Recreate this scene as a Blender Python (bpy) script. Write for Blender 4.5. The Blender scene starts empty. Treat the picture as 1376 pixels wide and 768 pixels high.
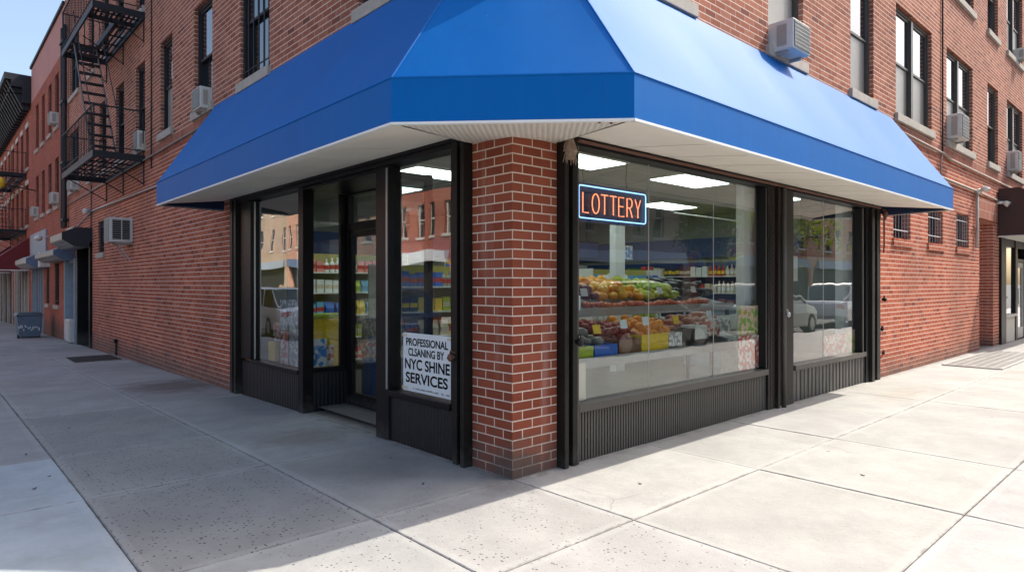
import bpy, bmesh, math, random
from mathutils import Vector, Matrix
random.seed(7)
S = bpy.context.scene
COL = S.collection
R = math.radians

# ------------------------------------------------------------------ camera
FW = Vector((0.67447, 0.73830, 0)); RT = Vector((0.73830, -0.67447, 0))
cam_d = bpy.data.cameras.new('camera'); cam = bpy.data.objects.new('camera', cam_d); COL.objects.link(cam)
cam.location = (-3.1994, -3.4973, 1.437)
cam.rotation_euler = (R(90), 0, math.atan2(-FW.x, FW.y))
cam_d.sensor_width = 36; cam_d.lens = 36*867/1376; cam_d.shift_y = -3/1376
cam_d.clip_start = 0.05; cam_d.clip_end = 3000
S.camera = cam
# ------------------------------------------------------------------ world + sun
SUN_DIR = Vector((2.03, -0.71, 2.49)).normalized()
elev = math.asin(SUN_DIR.z); az = math.atan2(SUN_DIR.x, SUN_DIR.y)
W = bpy.data.worlds.new('World'); S.world = W; W.use_nodes = True
nt = W.node_tree; nt.nodes.clear()
sky = nt.nodes.new('ShaderNodeTexSky'); sky.sky_type = 'NISHITA'; sky.sun_disc = False
sky.sun_elevation = elev; sky.sun_rotation = az; sky.air_density = 1.1; sky.dust_density = 4.0; sky.ozone_density = 1.0
bg = nt.nodes.new('ShaderNodeBackground'); bg.inputs[1].default_value = 0.15
wo = nt.nodes.new('ShaderNodeOutputWorld')
nt.links.new(sky.outputs[0], bg.inputs[0]); nt.links.new(bg.outputs[0], wo.inputs[0])
sl = bpy.data.lights.new('sun', 'SUN'); sl.energy = 3.1; sl.angle = R(0.5); sl.color = (1.0, 0.945, 0.85)
so = bpy.data.objects.new('sun', sl); COL.objects.link(so)
so.rotation_euler = (-SUN_DIR).to_track_quat('-Z', 'Y').to_euler(); so.location = (20, -10, 30)
S.render.engine = 'CYCLES'
S.view_settings.view_transform = 'Standard'; S.view_settings.look = 'None'
S.view_settings.exposure = 0.97; S.view_settings.gamma = 1; S.view_settings.use_curve_mapping = False
S.cycles.max_bounces = 10; S.cycles.transparent_max_bounces = 24
S.render.resolution_x = 1024; S.render.resolution_y = 571

# ------------------------------------------------------------------ materials
class NT:
    def __init__(s, name):
        s.m = bpy.data.materials.new(name); s.m.use_nodes = True; s.t = s.m.node_tree; s.t.nodes.clear()
        s.out = s.n('ShaderNodeOutputMaterial')
    def n(s, typ, **kw):
        nd = s.t.nodes.new(typ)
        for k, v in kw.items():
            if hasattr(nd, k): setattr(nd, k, v)
        return nd
    def l(s, a, b): s.t.links.new(a, b)
    def math(s, op, a, b=None, clamp=False):
        nd = s.n('ShaderNodeMath', operation=op); nd.use_clamp = clamp
        for i, v in enumerate((a, b)):
            if v is None: continue
            if isinstance(v, (int, float)): nd.inputs[i].default_value = v
            else: s.l(v, nd.inputs[i])
        return nd.outputs[0]
    def noise(s, vec, scale, detail=4, rough=0.55):
        nd = s.n('ShaderNodeTexNoise'); nd.inputs['Scale'].default_value = scale
        nd.inputs['Detail'].default_value = detail; nd.inputs['Roughness'].default_value = rough
        if vec is not None: s.l(vec, nd.inputs['Vector'])
        return nd.outputs['Fac']
    def ramp(s, fac, stops):
        nd = s.n('ShaderNodeValToRGB'); cr = nd.color_ramp
        while len(cr.elements) > 1: cr.elements.remove(cr.elements[-1])
        for i, (p, c) in enumerate(stops):
            e = cr.elements[0] if i == 0 else cr.elements.new(p)
            e.position = p; e.color = (*c, 1) if len(c) == 3 else c
        s.l(fac, nd.inputs[0]); return nd.outputs[0]
    def mix(s, fac, a, b, mode='MIX'):
        nd = s.n('ShaderNodeMix', data_type='RGBA', blend_type=mode)
        for sock, v in ((nd.inputs[0], fac), (nd.inputs[6], a), (nd.inputs[7], b)):
            if isinstance(v, (int, float)): sock.default_value = v
            elif isinstance(v, tuple): sock.default_value = (*v, 1)
            else: s.l(v, sock)
        return nd.outputs[2]
    def pos(s): return s.n('ShaderNodeNewGeometry').outputs['Position']
    def uv(s): return s.n('ShaderNodeTexCoord').outputs['UV']
    def bump(s, h, strength=0.3, dist=0.01):
        nd = s.n('ShaderNodeBump'); nd.inputs['Strength'].default_value = strength
        nd.inputs['Distance'].default_value = dist; s.l(h, nd.inputs['Height']); return nd.outputs[0]
    def bsdf(s, col, rough=0.5, metal=0, spec=0.5, normal=None, **kw):
        b = s.n('ShaderNodeBsdfPrincipled')
        for k, v in (('Base Color', col), ('Roughness', rough), ('Metallic', metal), ('Specular IOR Level', spec)):
            if isinstance(v, tuple): b.inputs[k].default_value = (*v, 1)
            elif isinstance(v, (int, float)): b.inputs[k].default_value = v
            else: s.l(v, b.inputs[k])
        for k, v in kw.items():
            k = k.replace('_', ' ')
            if isinstance(v, tuple): b.inputs[k].default_value = (*v, 1)
            else: b.inputs[k].default_value = v
        if normal is not None: s.l(normal, b.inputs['Normal'])
        s.l(b.outputs[0], s.out.inputs[0]); return s.m

def plain(name, col, rough=0.5, metal=0, spec=0.5, var=0.15, scale=6, bump=0.0, splash=False, **kw):
    t = NT(name); p = t.pos(); f = t.noise(p, scale, 5)
    c = t.mix(f, tuple(max(0, v*(1-var)) for v in col), tuple(min(1, v*(1+var)) for v in col))
    r = t.math('ADD', t.math('MULTIPLY', t.noise(p, scale*4, 3), 0.2), max(0, rough-0.1))
    if splash:
        sz = t.n('ShaderNodeSeparateXYZ'); t.l(p, sz.inputs[0])
        lo = t.math('MULTIPLY', t.math('SUBTRACT', t.math('ADD', t.math('MULTIPLY', t.noise(p, 16, 6, 0.7), 0.5), -0.08), sz.outputs[2]), 4.0, True)
        c = t.mix(t.math('MULTIPLY', lo, 0.55), c, (0.10, 0.095, 0.085))
        sc = t.n('ShaderNodeMapping'); sc.inputs['Scale'].default_value = (14, 14, 1.2); t.l(p, sc.inputs[0])
        c = t.mix(t.ramp(t.noise(sc.outputs[0], 2.0, 6, 0.75), [(0.62, (0, 0, 0)), (0.78, (0.30, 0.30, 0.30))]), c, (0.09, 0.08, 0.07))
    nrm = t.bump(t.noise(p, scale*12, 3), bump, 0.004) if bump else None
    return t.bsdf(c, r, metal, spec, nrm, **kw)

def brick(name, cols, mortar, bw=0.203, bh=0.0705, ms=0.0095, dirt=0.35, patch=False, soft=1.0):
    t = NT(name); uv = t.uv(); p = t.pos()
    br = t.n('ShaderNodeTexBrick'); t.l(uv, br.inputs['Vector'])
    br.offset = 0.5; br.inputs['Scale'].default_value = 1
    for k, v in (('Mortar Size', ms/2+0.0005), ('Mortar Smooth', 0.15), ('Bias', 0), ('Brick Width', bw), ('Row Height', bh)): br.inputs[k].default_value = v
    br.inputs['Color1'].default_value = (0, 0, 0, 1); br.inputs['Color2'].default_value = (1, 1, 1, 1)
    br.inputs['Mortar'].default_value = (0.5, 0.5, 0.5, 1)
    bc = t.ramp(br.outputs['Color'], [(0.0, cols[0]), (0.35, cols[1]), (0.65, cols[2]), (0.9, cols[1]), (1.0, cols[3])])
    n1 = t.noise(p, 60, 5, 0.7); n2 = t.noise(p, 0.7, 4); n3 = t.noise(p, 9, 5, 0.6)
    bc = t.mix(t.math('MULTIPLY', n1, 0.32), bc, tuple(v*0.45 for v in cols[0]), 'MIX')
    bc = t.mix(t.ramp(n3, [(0.55, (0, 0, 0)), (0.75, (0.35, 0.35, 0.35))]), bc, cols[3])
    mc = t.mix(n3, tuple(v*0.75 for v in mortar), tuple(min(1, v*1.2) for v in mortar))
    if soft < 1:   # head joints are struck flusher than the bed joints
        su = t.n('ShaderNodeSeparateXYZ'); t.l(uv, su.inputs[0])
        fr = t.math('FRACT', t.math('DIVIDE', su.outputs[1], bh)); ed = t.math('MULTIPLY', t.math('MINIMUM', fr, t.math('SUBTRACT', 1.0, fr)), bh)
        bed = t.math('LESS_THAN', ed, ms/2+0.001)
        fac = t.math('MULTIPLY', br.outputs['Fac'], t.math('MAXIMUM', bed, soft))
    else: fac = br.outputs['Fac']
    c = t.mix(fac, bc, mc)
    # soot and damp: broad patches and a grimy foot
    c = t.mix(t.ramp(n2, [(0.42, (0, 0, 0)), (0.72, (dirt, dirt, dirt))]), c, (0.09, 0.06, 0.05))
    sx = t.n('ShaderNodeSeparateXYZ'); t.l(p, sx.inputs[0])
    low = t.math('SUBTRACT', t.math('ADD', t.math('MULTIPLY', n3, 0.62), 0.02), sx.outputs[2])
    low = t.math('MULTIPLY', low, 3.0, True)
    c = t.mix(t.math('MULTIPLY', low, 0.62), c, (0.13, 0.115, 0.10))
    streak = t.n('ShaderNodeMapping'); streak.inputs['Scale'].default_value = (3, 3, 0.25); t.l(p, streak.inputs[0])
    ns = t.noise(streak.outputs[0], 1.6, 4)
    c = t.mix(t.ramp(ns, [(0.60, (0, 0, 0)), (0.80, (0.22, 0.22, 0.22))]), c, (0.52, 0.47, 0.44))
    h = t.math('ADD', t.math('MULTIPLY', t.math('SUBTRACT', 1.0, br.outputs['Fac']), 1.0), t.math('MULTIPLY', n1, 0.35))
    if patch:
        sp_ = t.n('ShaderNodeMapping'); sp_.inputs['Scale'].default_value = (2.2, 3.2, 2.9); t.l(p, sp_.inputs[0])
        ln = t.n('ShaderNodeVectorMath', operation='LENGTH'); t.l(sp_.outputs[0], ln.inputs[0])
        dd = t.math('ADD', ln.outputs['Value'], t.math('MULTIPLY', t.math('SUBTRACT', t.noise(p, 11, 5, 0.65), 0.5), 1.3))
        c = t.mix(t.ramp(dd, [(0.40, (0.62, 0.62, 0.62)), (0.95, (0, 0, 0))]), c, (0.085, 0.082, 0.072))
    return t.bsdf(c, 0.9, 0, 0.12, t.bump(h, 0.6, 0.006))

M = {}
M['brick'] = brick('red_brick', [(0.47, 0.132, 0.072), (0.38, 0.10, 0.057), (0.56, 0.175, 0.097), (0.23, 0.07, 0.048)], (0.84, 0.67, 0.56), soft=0.35)
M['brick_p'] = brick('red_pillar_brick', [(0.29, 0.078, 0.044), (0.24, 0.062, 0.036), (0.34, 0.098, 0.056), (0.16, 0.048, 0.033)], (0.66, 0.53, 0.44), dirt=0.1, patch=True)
M['brick_up'] = brick('upper_brick', [(0.42, 0.148, 0.09), (0.33, 0.11, 0.068), (0.50, 0.20, 0.125), (0.19, 0.072, 0.052)], (0.82, 0.68, 0.57), dirt=0.25, soft=0.4)
M['brick2'] = brick('plain_red_brick', [(0.42, 0.12, 0.075), (0.37, 0.10, 0.062), (0.46, 0.14, 0.09), (0.3, 0.09, 0.065)], (0.50, 0.28, 0.22))
M['brick3'] = brick('orange_brick', [(0.62, 0.32, 0.2), (0.56, 0.28, 0.17), (0.68, 0.38, 0.25), (0.45, 0.22, 0.15)], (0.7, 0.55, 0.45))
M['brick4'] = brick('tan_brick', [(0.5, 0.36, 0.24), (0.46, 0.33, 0.22), (0.54, 0.4, 0.28), (0.38, 0.27, 0.18)], (0.5, 0.45, 0.4))
# soldier-course brick (bricks on end)
M['soldier'] = brick('soldier_brick', [(0.42, 0.13, 0.08), (0.32, 0.095, 0.06), (0.48, 0.17, 0.105), (0.2, 0.07, 0.05)], (0.60, 0.48, 0.40), bw=0.0705, bh=0.203)
M['stucco'] = plain('pink_stucco', (0.50, 0.26, 0.22), 0.9, var=0.12, scale=1.5, bump=0.2)

def concrete(name, base, pits=0.5, stain=True):
    t = NT(name); p = t.pos()
    n1 = t.noise(p, 1.1, 6, 0.6); n2 = t.noise(p, 22, 6, 0.7); n3 = t.noise(p, 160, 3, 0.6)
    c = t.mix(t.ramp(n1, [(0.3, (0, 0, 0)), (0.7, (1, 1, 1))]), tuple(v*0.80 for v in base), tuple(min(1, v*1.1) for v in base))
    c = t.mix(t.math('MULTIPLY', n2, 0.45), c, tuple(v*0.66 for v in base))
    blot = t.ramp(t.noise(p, 1.9, 7, 0.72), [(0.40, (0.55, 0.55, 0.55)), (0.56, (0, 0, 0))]); c = t.mix(t.math('MULTIPLY', blot, 0.8), c, tuple(v*0.66 for v in base))
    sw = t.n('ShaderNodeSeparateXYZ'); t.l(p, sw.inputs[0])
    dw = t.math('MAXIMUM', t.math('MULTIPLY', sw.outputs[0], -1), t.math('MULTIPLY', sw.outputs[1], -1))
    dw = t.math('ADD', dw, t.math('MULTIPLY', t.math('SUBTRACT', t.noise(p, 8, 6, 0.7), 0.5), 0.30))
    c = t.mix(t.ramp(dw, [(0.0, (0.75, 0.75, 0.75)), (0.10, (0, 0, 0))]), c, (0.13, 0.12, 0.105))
    c = t.mix(t.math('MULTIPLY', n3, 0.30), c, tuple(v*0.55 for v in base))
    at = t.n('ShaderNodeAttribute', attribute_name='tone')
    c = t.mix(1.0, c, at.outputs['Color'], 'MULTIPLY')
    # edge bands smoothed by the trowel, grimy joints
    u1 = t.n('ShaderNodeUVMap', uv_map='ea'); u2 = t.n('ShaderNodeUVMap', uv_map='eb')
    s1 = t.n('ShaderNodeSeparateXYZ'); s2 = t.n('ShaderNodeSeparateXYZ'); t.l(u1.outputs[0], s1.inputs[0]); t.l(u2.outputs[0], s2.inputs[0])
    d = t.math('MINIMUM', t.math('MINIMUM', s1.outputs[0], s1.outputs[1]), t.math('MINIMUM', s2.outputs[0], s2.outputs[1]))
    band = t.ramp(t.math('ADD', d, t.math('MULTIPLY', n2, 0.02)), [(0.058, (1, 1, 1)), (0.075, (0, 0, 0))]); c = t.mix(t.math('MULTIPLY', band, 0.15), c, tuple(min(1, v*1.22) for v in base))
    jn = t.math('ADD', d, t.math('MULTIPLY', t.math('SUBTRACT', t.noise(p, 7, 6, 0.7), 0.5), 0.07))
    c = t.mix(t.ramp(jn, [(0.0, (0.55, 0.55, 0.55)), (0.012, (0, 0, 0))]), c, (0.14, 0.125, 0.11))
    mus = t.n('ShaderNodeTexVoronoi', feature='DISTANCE_TO_EDGE'); mus.inputs['Scale'].default_value = 0.55
    wv = t.n('ShaderNodeTexNoise'); wv.inputs['Scale'].default_value = 2.2; wv.inputs['Detail'].default_value = 6; t.l(p, wv.inputs['Vector'])
    vm = t.n('ShaderNodeVectorMath', operation='MULTIPLY_ADD'); vm.inputs[1].default_value = (0.35, 0.35, 0); t.l(wv.outputs['Color'], vm.inputs[0]); t.l(p, vm.inputs[2]); t.l(vm.outputs[0], mus.inputs['Vector'])
    crk = t.math('MULTIPLY', t.ramp(mus.outputs['Distance'], [(0.0, (0.45, 0.45, 0.45)), (0.004, (0, 0, 0))]), t.ramp(t.noise(p, 0.45, 2), [(0.60, (0, 0, 0)), (0.66, (1, 1, 1))])); c = t.mix(crk, c, (0.13, 0.12, 0.11))
    foot = t.ramp(t.noise(p, 3.2, 7, 0.68), [(0.5, (0, 0, 0)), (0.72, (0.4, 0.4, 0.4))]); c = t.mix(foot, c, tuple(v*0.62 for v in base))
    # pits of exposed aggregate, in patches, stronger where attribute alpha says so
    v = t.n('ShaderNodeTexVoronoi'); v.inputs['Scale'].default_value = 34; t.l(p, v.inputs['Vector'])
    pv = t.n('ShaderNodeSeparateColor'); t.l(v.outputs['Color'], pv.inputs[0])
    pit = t.math('MULTIPLY', t.ramp(t.math('ADD', v.outputs['Distance'], t.math('MULTIPLY', n3, 0.12)), [(0.22, (1, 1, 1)), (0.32, (0, 0, 0))]), t.math('GREATER_THAN', pv.outputs[0], 0.45))
    patch = t.ramp(t.math('ADD', t.noise(p, 2.6, 5, 0.6), t.math('MULTIPLY', at.outputs['Alpha'], 0.07)), [(0.47, (0, 0, 0)), (0.62, (1, 1, 1))])
    pm = t.math('MULTIPLY', t.math('MULTIPLY', pit, patch), pits)
    pm = t.math('MULTIPLY', pm, at.outputs['Alpha'])
    c = t.mix(pm, c, (0.07, 0.065, 0.06))
    # chewing-gum spots
    g = t.n('ShaderNodeTexVoronoi'); g.inputs['Scale'].default_value = 1.7; t.l(p, g.inputs['Vector'])
    wob = t.math('ADD', g.outputs['Distance'], t.math('MULTIPLY', n2, 0.03))
    gm = t.ramp(wob, [(0.036, (0.72, 0.72, 0.72)), (0.045, (0, 0, 0))]); c = t.mix(gm, c, (0.10, 0.095, 0.09))
    g2 = t.n('ShaderNodeTexVoronoi'); g2.inputs['Scale'].default_value = 4.1; t.l(p, g2.inputs['Vector'])
    gm2 = t.ramp(t.math('ADD', g2.outputs['Distance'], t.math('MULTIPLY', n1, 0.06)), [(0.048, (0.5, 0.5, 0.5)), (0.06, (0, 0, 0))]); c = t.mix(gm2, c, (0.13, 0.12, 0.11))
    # cracks
    if stain:
        for (x, y, rx, ry, col, k) in ((-0.45, 6.9, 0.75, 1.0, (0.13, 0.10, 0.085), 0.75), (-0.55, 2.35, 0.55, 0.5, (0.17, 0.14, 0.12), 0.55), (-0.55, 0.9, 0.5, 0.5, (0.15, 0.14, 0.13), 0.4),
                                        (-0.3, 4.3, 0.3, 1.2, (0.2, 0.18, 0.16), 0.35), (6.2, -0.7, 0.9, 0.28, (0.30, 0.24, 0.19), 0.35), (-0.1, -0.05, 0.3, 0.3, (0.13, 0.12, 0.11), 0.5)):
            mp = t.n('ShaderNodeMapping'); mp.inputs['Location'].default_value = (-x/rx, -y/ry, 0); mp.inputs['Scale'].default_value = (1/rx, 1/ry, 0); t.l(p, mp.inputs[0])
            ln = t.n('ShaderNodeVectorMath', operation='LENGTH'); t.l(mp.outputs[0], ln.inputs[0])
            dd = t.math('ADD', ln.outputs['Value'], t.math('MULTIPLY', t.math('SUBTRACT', t.noise(p, 3.5, 6, 0.65), 0.5), 1.6))
            mm = t.ramp(dd, [(0.35, (k, k, k)), (1.0, (0, 0, 0))]); c = t.mix(mm, c, col)
    h = t.math('SUBTRACT', t.math('ADD', t.math('MULTIPLY', n3, 0.7), t.math('MULTIPLY', n2, 1.2)), t.math('MULTIPLY', pm, 2.0))
    return t.bsdf(c, 0.85, 0, 0.3, t.bump(h, 0.6, 0.006))
M['concrete'] = concrete('sidewalk_concrete', (0.440, 0.430, 0.410), 0.9)
M['kerb'] = plain('kerb_stone', (0.36, 0.35, 0.34), 0.85, var=0.25, scale=8, bump=0.3)
M['joint'] = plain('joint_dirt', (0.06, 0.055, 0.05), 0.95)
M['asphalt'] = plain('asphalt', (0.055, 0.055, 0.057), 0.85, var=0.3, scale=30, bump=0.4)
M['paint'] = plain('road_paint', (0.7, 0.7, 0.68), 0.7, var=0.15)
M['stone'] = plain('sill_stone', (0.42, 0.38, 0.33), 0.85, var=0.3, scale=9, bump=0.3)
M['limestone'] = plain('pale_stone', (0.55, 0.52, 0.46), 0.85, var=0.2, scale=9, bump=0.2)
M['black'] = plain('black_frame_metal', (0.007, 0.006, 0.007), 0.42, 0.0, 0.25, var=0.4, scale=14, splash=True)
M['blackpaint'] = plain('black_iron', (0.016, 0.018, 0.024), 0.55, 0, 0.4, var=0.5, scale=20, bump=0.2)
M['gatemetal'] = plain('worn_gate_metal', (0.012, 0.010, 0.009), 0.5, 0.1, 0.3, var=0.7, scale=30, bump=0.2, splash=True)
M['rust'] = plain('rusty_chain', (0.16, 0.075, 0.05), 0.7, 0.3, var=0.6, scale=50, bump=0.4)
M['bronze'] = plain('bronze_panel', (0.085, 0.078, 0.068), 0.5, 0.1, var=0.2, scale=5, splash=True)
M['bronze_l'] = plain('bronze_trim', (0.075, 0.068, 0.06), 0.45, 0.1, var=0.15, scale=5)
M['grey_al'] = plain('aluminium', (0.45, 0.46, 0.47), 0.38, 0.7, var=0.12)
M['white'] = plain('white_enamel', (0.62, 0.61, 0.57), 0.45, var=0.22, scale=9)
M['offwhite'] = plain('offwhite_paint', (0.62, 0.60, 0.54), 0.7, var=0.06)
M['trimwhite'] = plain('white_trim', (0.78, 0.78, 0.76), 0.5, var=0.05)
M['soffit'] = plain('soffit_panel', (0.82, 0.77, 0.68), 0.6, var=0.10, scale=2.5)
def corr(name, col, f, amt, axis=2, **k):   # fine ribbed sheet
    t = NT(name); uv = t.uv(); s = t.n('ShaderNodeSeparateXYZ'); t.l(uv, s.inputs[0])
    w = t.math('SINE', t.math('MULTIPLY', s.outputs[0], f)); p = t.pos()
    c = t.mix(t.ramp(w, [(0.0, (0, 0, 0)), (0.5, (1, 1, 1))]), tuple(v*amt for v in col), col)
    c = t.mix(t.math('MULTIPLY', t.noise(p, 4, 5), 0.3), c, tuple(v*0.6 for v in col))
    return t.bsdf(c, k.get('rough', 0.5), k.get('metal', 0), 0.5, t.bump(w, 0.5, 0.004))
M['soffit_rib'] = corr('ribbed_soffit', (0.78, 0.74, 0.66), 160, 0.8)
M['dark'] = plain('dark_void', (0.01, 0.01, 0.011), 0.8)
M['shutter'] = corr('steel_shutter', (0.40, 0.40, 0.38), 60, 0.7, rough=0.45, metal=0.3)
M['greysheet'] = plain('grey_sheet_metal', (0.42, 0.42, 0.40), 0.5, 0.4, var=0.25, scale=6)
M['darkcap'] = plain('dark_blue_black_cap', (0.02, 0.022, 0.032), 0.5)
M['bluecap'] = plain('dull_blue_cap', (0.12, 0.17, 0.27), 0.5, var=0.4, scale=10)
M['bluegrey'] = plain('bluegrey_paint', (0.30, 0.36, 0.42), 0.6, var=0.2)
M['maroon'] = plain('maroon_canvas', (0.17, 0.018, 0.022), 0.75)
M['brown'] = plain('brown_canvas', (0.055, 0.024, 0.019), 0.7, var=0.1)
M['bin'] = plain('blue_grey_plastic', (0.13, 0.18, 0.24), 0.5, var=0.35, scale=9)
M['binlid'] = plain('dark_lid_plastic', (0.06, 0.075, 0.09), 0.5)
M['shade'] = plain('beige_blind', (0.42, 0.38, 0.32), 0.8, var=0.08)
M['screen'] = plain('insect_screen', (0.22, 0.21, 0.19), 0.35, var=0.12)
M['copperpipe'] = plain('conduit_metal', (0.33, 0.26, 0.22), 0.6, 0.3, var=0.3)
M['rope'] = plain('frayed_rope', (0.33, 0.24, 0.18), 0.9, var=0.4, scale=40, bump=0.6)
M['rubber'] = plain('tyre_rubber', (0.015, 0.015, 0.016), 0.8)
M['chrome'] = plain('rim_metal', (0.5, 0.5, 0.52), 0.3, 0.9)
M['bark'] = plain('bark', (0.12, 0.085, 0.06), 0.9, var=0.4, scale=12, bump=0.5)
def leafm():
    t = NT('leaf'); c = t.mix(t.noise(t.pos(), 1.6, 4), (0.10, 0.15, 0.015), (0.34, 0.38, 0.04))
    t.bsdf(c, 0.6, 0, 0.3); pb = [n for n in t.t.nodes if n.type == 'BSDF_PRINCIPLED'][0]
    tl = t.n('ShaderNodeBsdfTranslucent'); t.l(c, tl.inputs[0]); mx = t.n('ShaderNodeMixShader'); mx.inputs[0].default_value = 0.5
    t.l(pb.outputs[0], mx.inputs[1]); t.l(tl.outputs[0], mx.inputs[2]); t.l(mx.outputs[0], t.out.inputs[0]); return t.m
M['leaf'] = leafm()
M['dryleaf'] = plain('dry_leaf', (0.05, 0.035, 0.02), 0.8)

def awningm():
    t = NT('blue_awning_vinyl'); p = t.pos()
    n = t.noise(p, 1.3, 5); n2 = t.noise(p, 240, 2)
    c = t.mix(n, (0.0001, 0.108, 0.38), (0.0002, 0.128, 0.44))
    fade = t.n('ShaderNodeMapping'); fade.inputs['Scale'].default_value = (5, 5, 0.5); t.l(p, fade.inputs[0])
    c = t.mix(t.ramp(t.noise(fade.outputs[0], 1.5, 4), [(0.55, (0, 0, 0)), (0.8, (0.10, 0.10, 0.10))]), c, (0.03, 0.22, 0.55))
    dm = t.n('ShaderNodeMapping'); dm.inputs['Scale'].default_value = (9, 9, 0.8); t.l(p, dm.inputs[0])
    c = t.mix(t.ramp(t.noise(dm.outputs[0], 1.0, 6, 0.7), [(0.55, (0, 0, 0)), (0.75, (0.22, 0.22, 0.22))]), c, (0.015, 0.07, 0.2))
    vf = t.n('ShaderNodeTexVoronoi'); vf.inputs['Scale'].default_value = 9; t.l(p, vf.inputs['Vector'])
    c = t.mix(t.math('MULTIPLY', t.ramp(vf.outputs['Distance'], [(0.035, (0.5, 0.5, 0.5)), (0.05, (0, 0, 0))]), t.ramp(t.noise(p, 1.1, 2), [(0.55, (0, 0, 0)), (0.62, (1, 1, 1))])), c, (0.3, 0.38, 0.42))
    h = t.math('ADD', t.math('MULTIPLY', t.noise(p, 0.9, 3), 3.0), t.math('MULTIPLY', n2, 0.06))
    return t.bsdf(c, 0.52, 0, 0.11, t.bump(h, 0.2, 0.012))
M['awning'] = awningm()
M['awning_in'] = plain('dark_blue_lining', (0.004, 0.012, 0.05), 0.8)

def glassm(name, tint=(0.93, 0.96, 0.95), k=1.7, r=0.0, dirt=0.012):
    t = NT(name); fr = t.n('ShaderNodeFresnel'); fr.inputs['IOR'].default_value = 1.5
    geo = t.n('ShaderNodeNewGeometry')
    f = t.math('MULTIPLY', fr.outputs[0], k, True)
    f = t.math('MULTIPLY', f, t.math('SUBTRACT', 1.0, geo.outputs['Backfacing']))
    tr = t.n('ShaderNodeBsdfTransparent'); tr.inputs[0].default_value = (*tint, 1)
    gl = t.n('ShaderNodeBsdfGlossy'); gl.inputs['Roughness'].default_value = r
    df = t.n('ShaderNodeBsdfDiffuse'); df.inputs[0].default_value = (0.5, 0.5, 0.48, 1)
    w = t.noise(t.pos(), 0.8, 2); t.l(t.bump(w, 0.30, 0.02), gl.inputs['Normal'])
    a = t.n('ShaderNodeMixShader'); t.l(f, a.inputs[0]); t.l(tr.outputs[0], a.inputs[1]); t.l(gl.outputs[0], a.inputs[2])
    b = t.n('ShaderNodeMixShader'); dm = t.math('MULTIPLY', t.ramp(t.noise(t.pos(), 5, 6, 0.7), [(0.4, (0, 0, 0)), (0.8, (1, 1, 1))]), dirt)
    t.l(dm, b.inputs[0]); t.l(a.outputs[0], b.inputs[1]); t.l(df.outputs[0], b.inputs[2]); t.l(b.outputs[0], t.out.inputs[0])
    return t.m
M['glass'] = glassm('display_glass', k=3.0)
M['glass_e'] = glassm('entrance_glass', k=3.8)
def pane():
    t = NT('window_pane'); n = t.noise(t.pos(), 0.5, 2)
    return t.bsdf((0.012, 0.016, 0.02), 0.03, 0, 0.9, t.bump(n, 0.15, 0.03), Coat_Weight=0.5, Coat_Roughness=0.02)
M['pane'] = pane()
def emit(name, col, st):
    t = NT(name); e = t.n('ShaderNodeEmission'); e.inputs[0].default_value = (*col, 1); e.inputs[1].default_value = st
    t.l(e.outputs[0], t.out.inputs[0]); return t.m
M['lamp'] = emit('lamp_diffuser', (0.86, 1.0, 0.97), 4.2)
M['neon_o'] = emit('orange_neon', (1.0, 0.27, 0.13), 1.25)
M['neon_b'] = emit('blue_white_neon', (0.28, 0.55, 1.0), 1.6)
M['neonback'] = plain('neon_backing', (0.02, 0.035, 0.09), 0.35)
M['wall_in'] = plain('shop_wall', (0.22, 0.23, 0.21), 0.8, var=0.08)
M['wall_blue'] = plain('shop_blue_band', (0.01, 0.04, 0.16), 0.6)
M['wall_yel'] = plain('shop_yellow_wall', (0.32, 0.27, 0.06), 0.8)
M['floor_in'] = plain('shop_floor', (0.14, 0.13, 0.12), 0.35, var=0.2)
def tiles():
    t = NT('ceiling_tile'); br = t.n('ShaderNodeTexBrick'); t.l(t.uv(), br.inputs['Vector']); br.offset = 0
    br.inputs['Scale'].default_value = 1; br.inputs['Brick Width'].default_value = 1.2; br.inputs['Row Height'].default_value = 0.6; br.inputs['Mortar Size'].default_value = 0.012
    br.inputs['Color1'].default_value = (0.33, 0.33, 0.29, 1); br.inputs['Color2'].default_value = (0.36, 0.35, 0.31, 1); br.inputs['Mortar'].default_value = (0.5, 0.49, 0.45, 1)
    return t.bsdf(br.outputs[0], 0.8)
M['ceil'] = tiles()
PAL = {}
for k, c in dict(red=(0.45, 0.03, 0.02), orange=(0.75, 0.22, 0.02), yellow=(0.8, 0.5, 0.02), lime=(0.35, 0.45, 0.03), green=(0.06, 0.18, 0.04), blue=(0.02, 0.12, 0.5),
                 navy=(0.01, 0.03, 0.12), white=(0.7, 0.7, 0.66), brown=(0.16, 0.07, 0.035), pink=(0.7, 0.25, 0.2), purple=(0.10, 0.015, 0.05), grey=(0.25, 0.25, 0.24), cyan=(0.15, 0.4, 0.6), cream=(0.6, 0.5, 0.35), darkred=(0.2, 0.03, 0.02), black=(0.02, 0.02, 0.02)).items():
    PAL[k] = plain('pack_'+k, c, 0.4, var=0.35, scale=24)
def speck(name, a, b, sc):
    t = NT(name); v = t.n('ShaderNodeTexVoronoi'); v.inputs['Scale'].default_value = sc; t.l(t.pos(), v.inputs['Vector'])
    c = t.mix(t.ramp(v.outputs['Color'], [(0.35, (0, 0, 0)), (0.5, (1, 1, 1))]), a, b); return t.bsdf(c, 0.5)
M['printed'] = speck('printed_card', (0.75, 0.72, 0.66), (0.55, 0.12, 0.08), 26)
M['printed_b'] = speck('printed_blue', (0.08, 0.25, 0.6), (0.75, 0.75, 0.75), 20)
M['printed_g'] = speck('printed_green', (0.25, 0.42, 0.05), (0.75, 0.5, 0.4), 22)
M['printed_w'] = speck('printed_white', (0.8, 0.8, 0.78), (0.35, 0.33, 0.32), 30)
M['paper'] = plain('paper_sheet', (0.62, 0.55, 0.45), 0.8, var=0.05)
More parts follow.
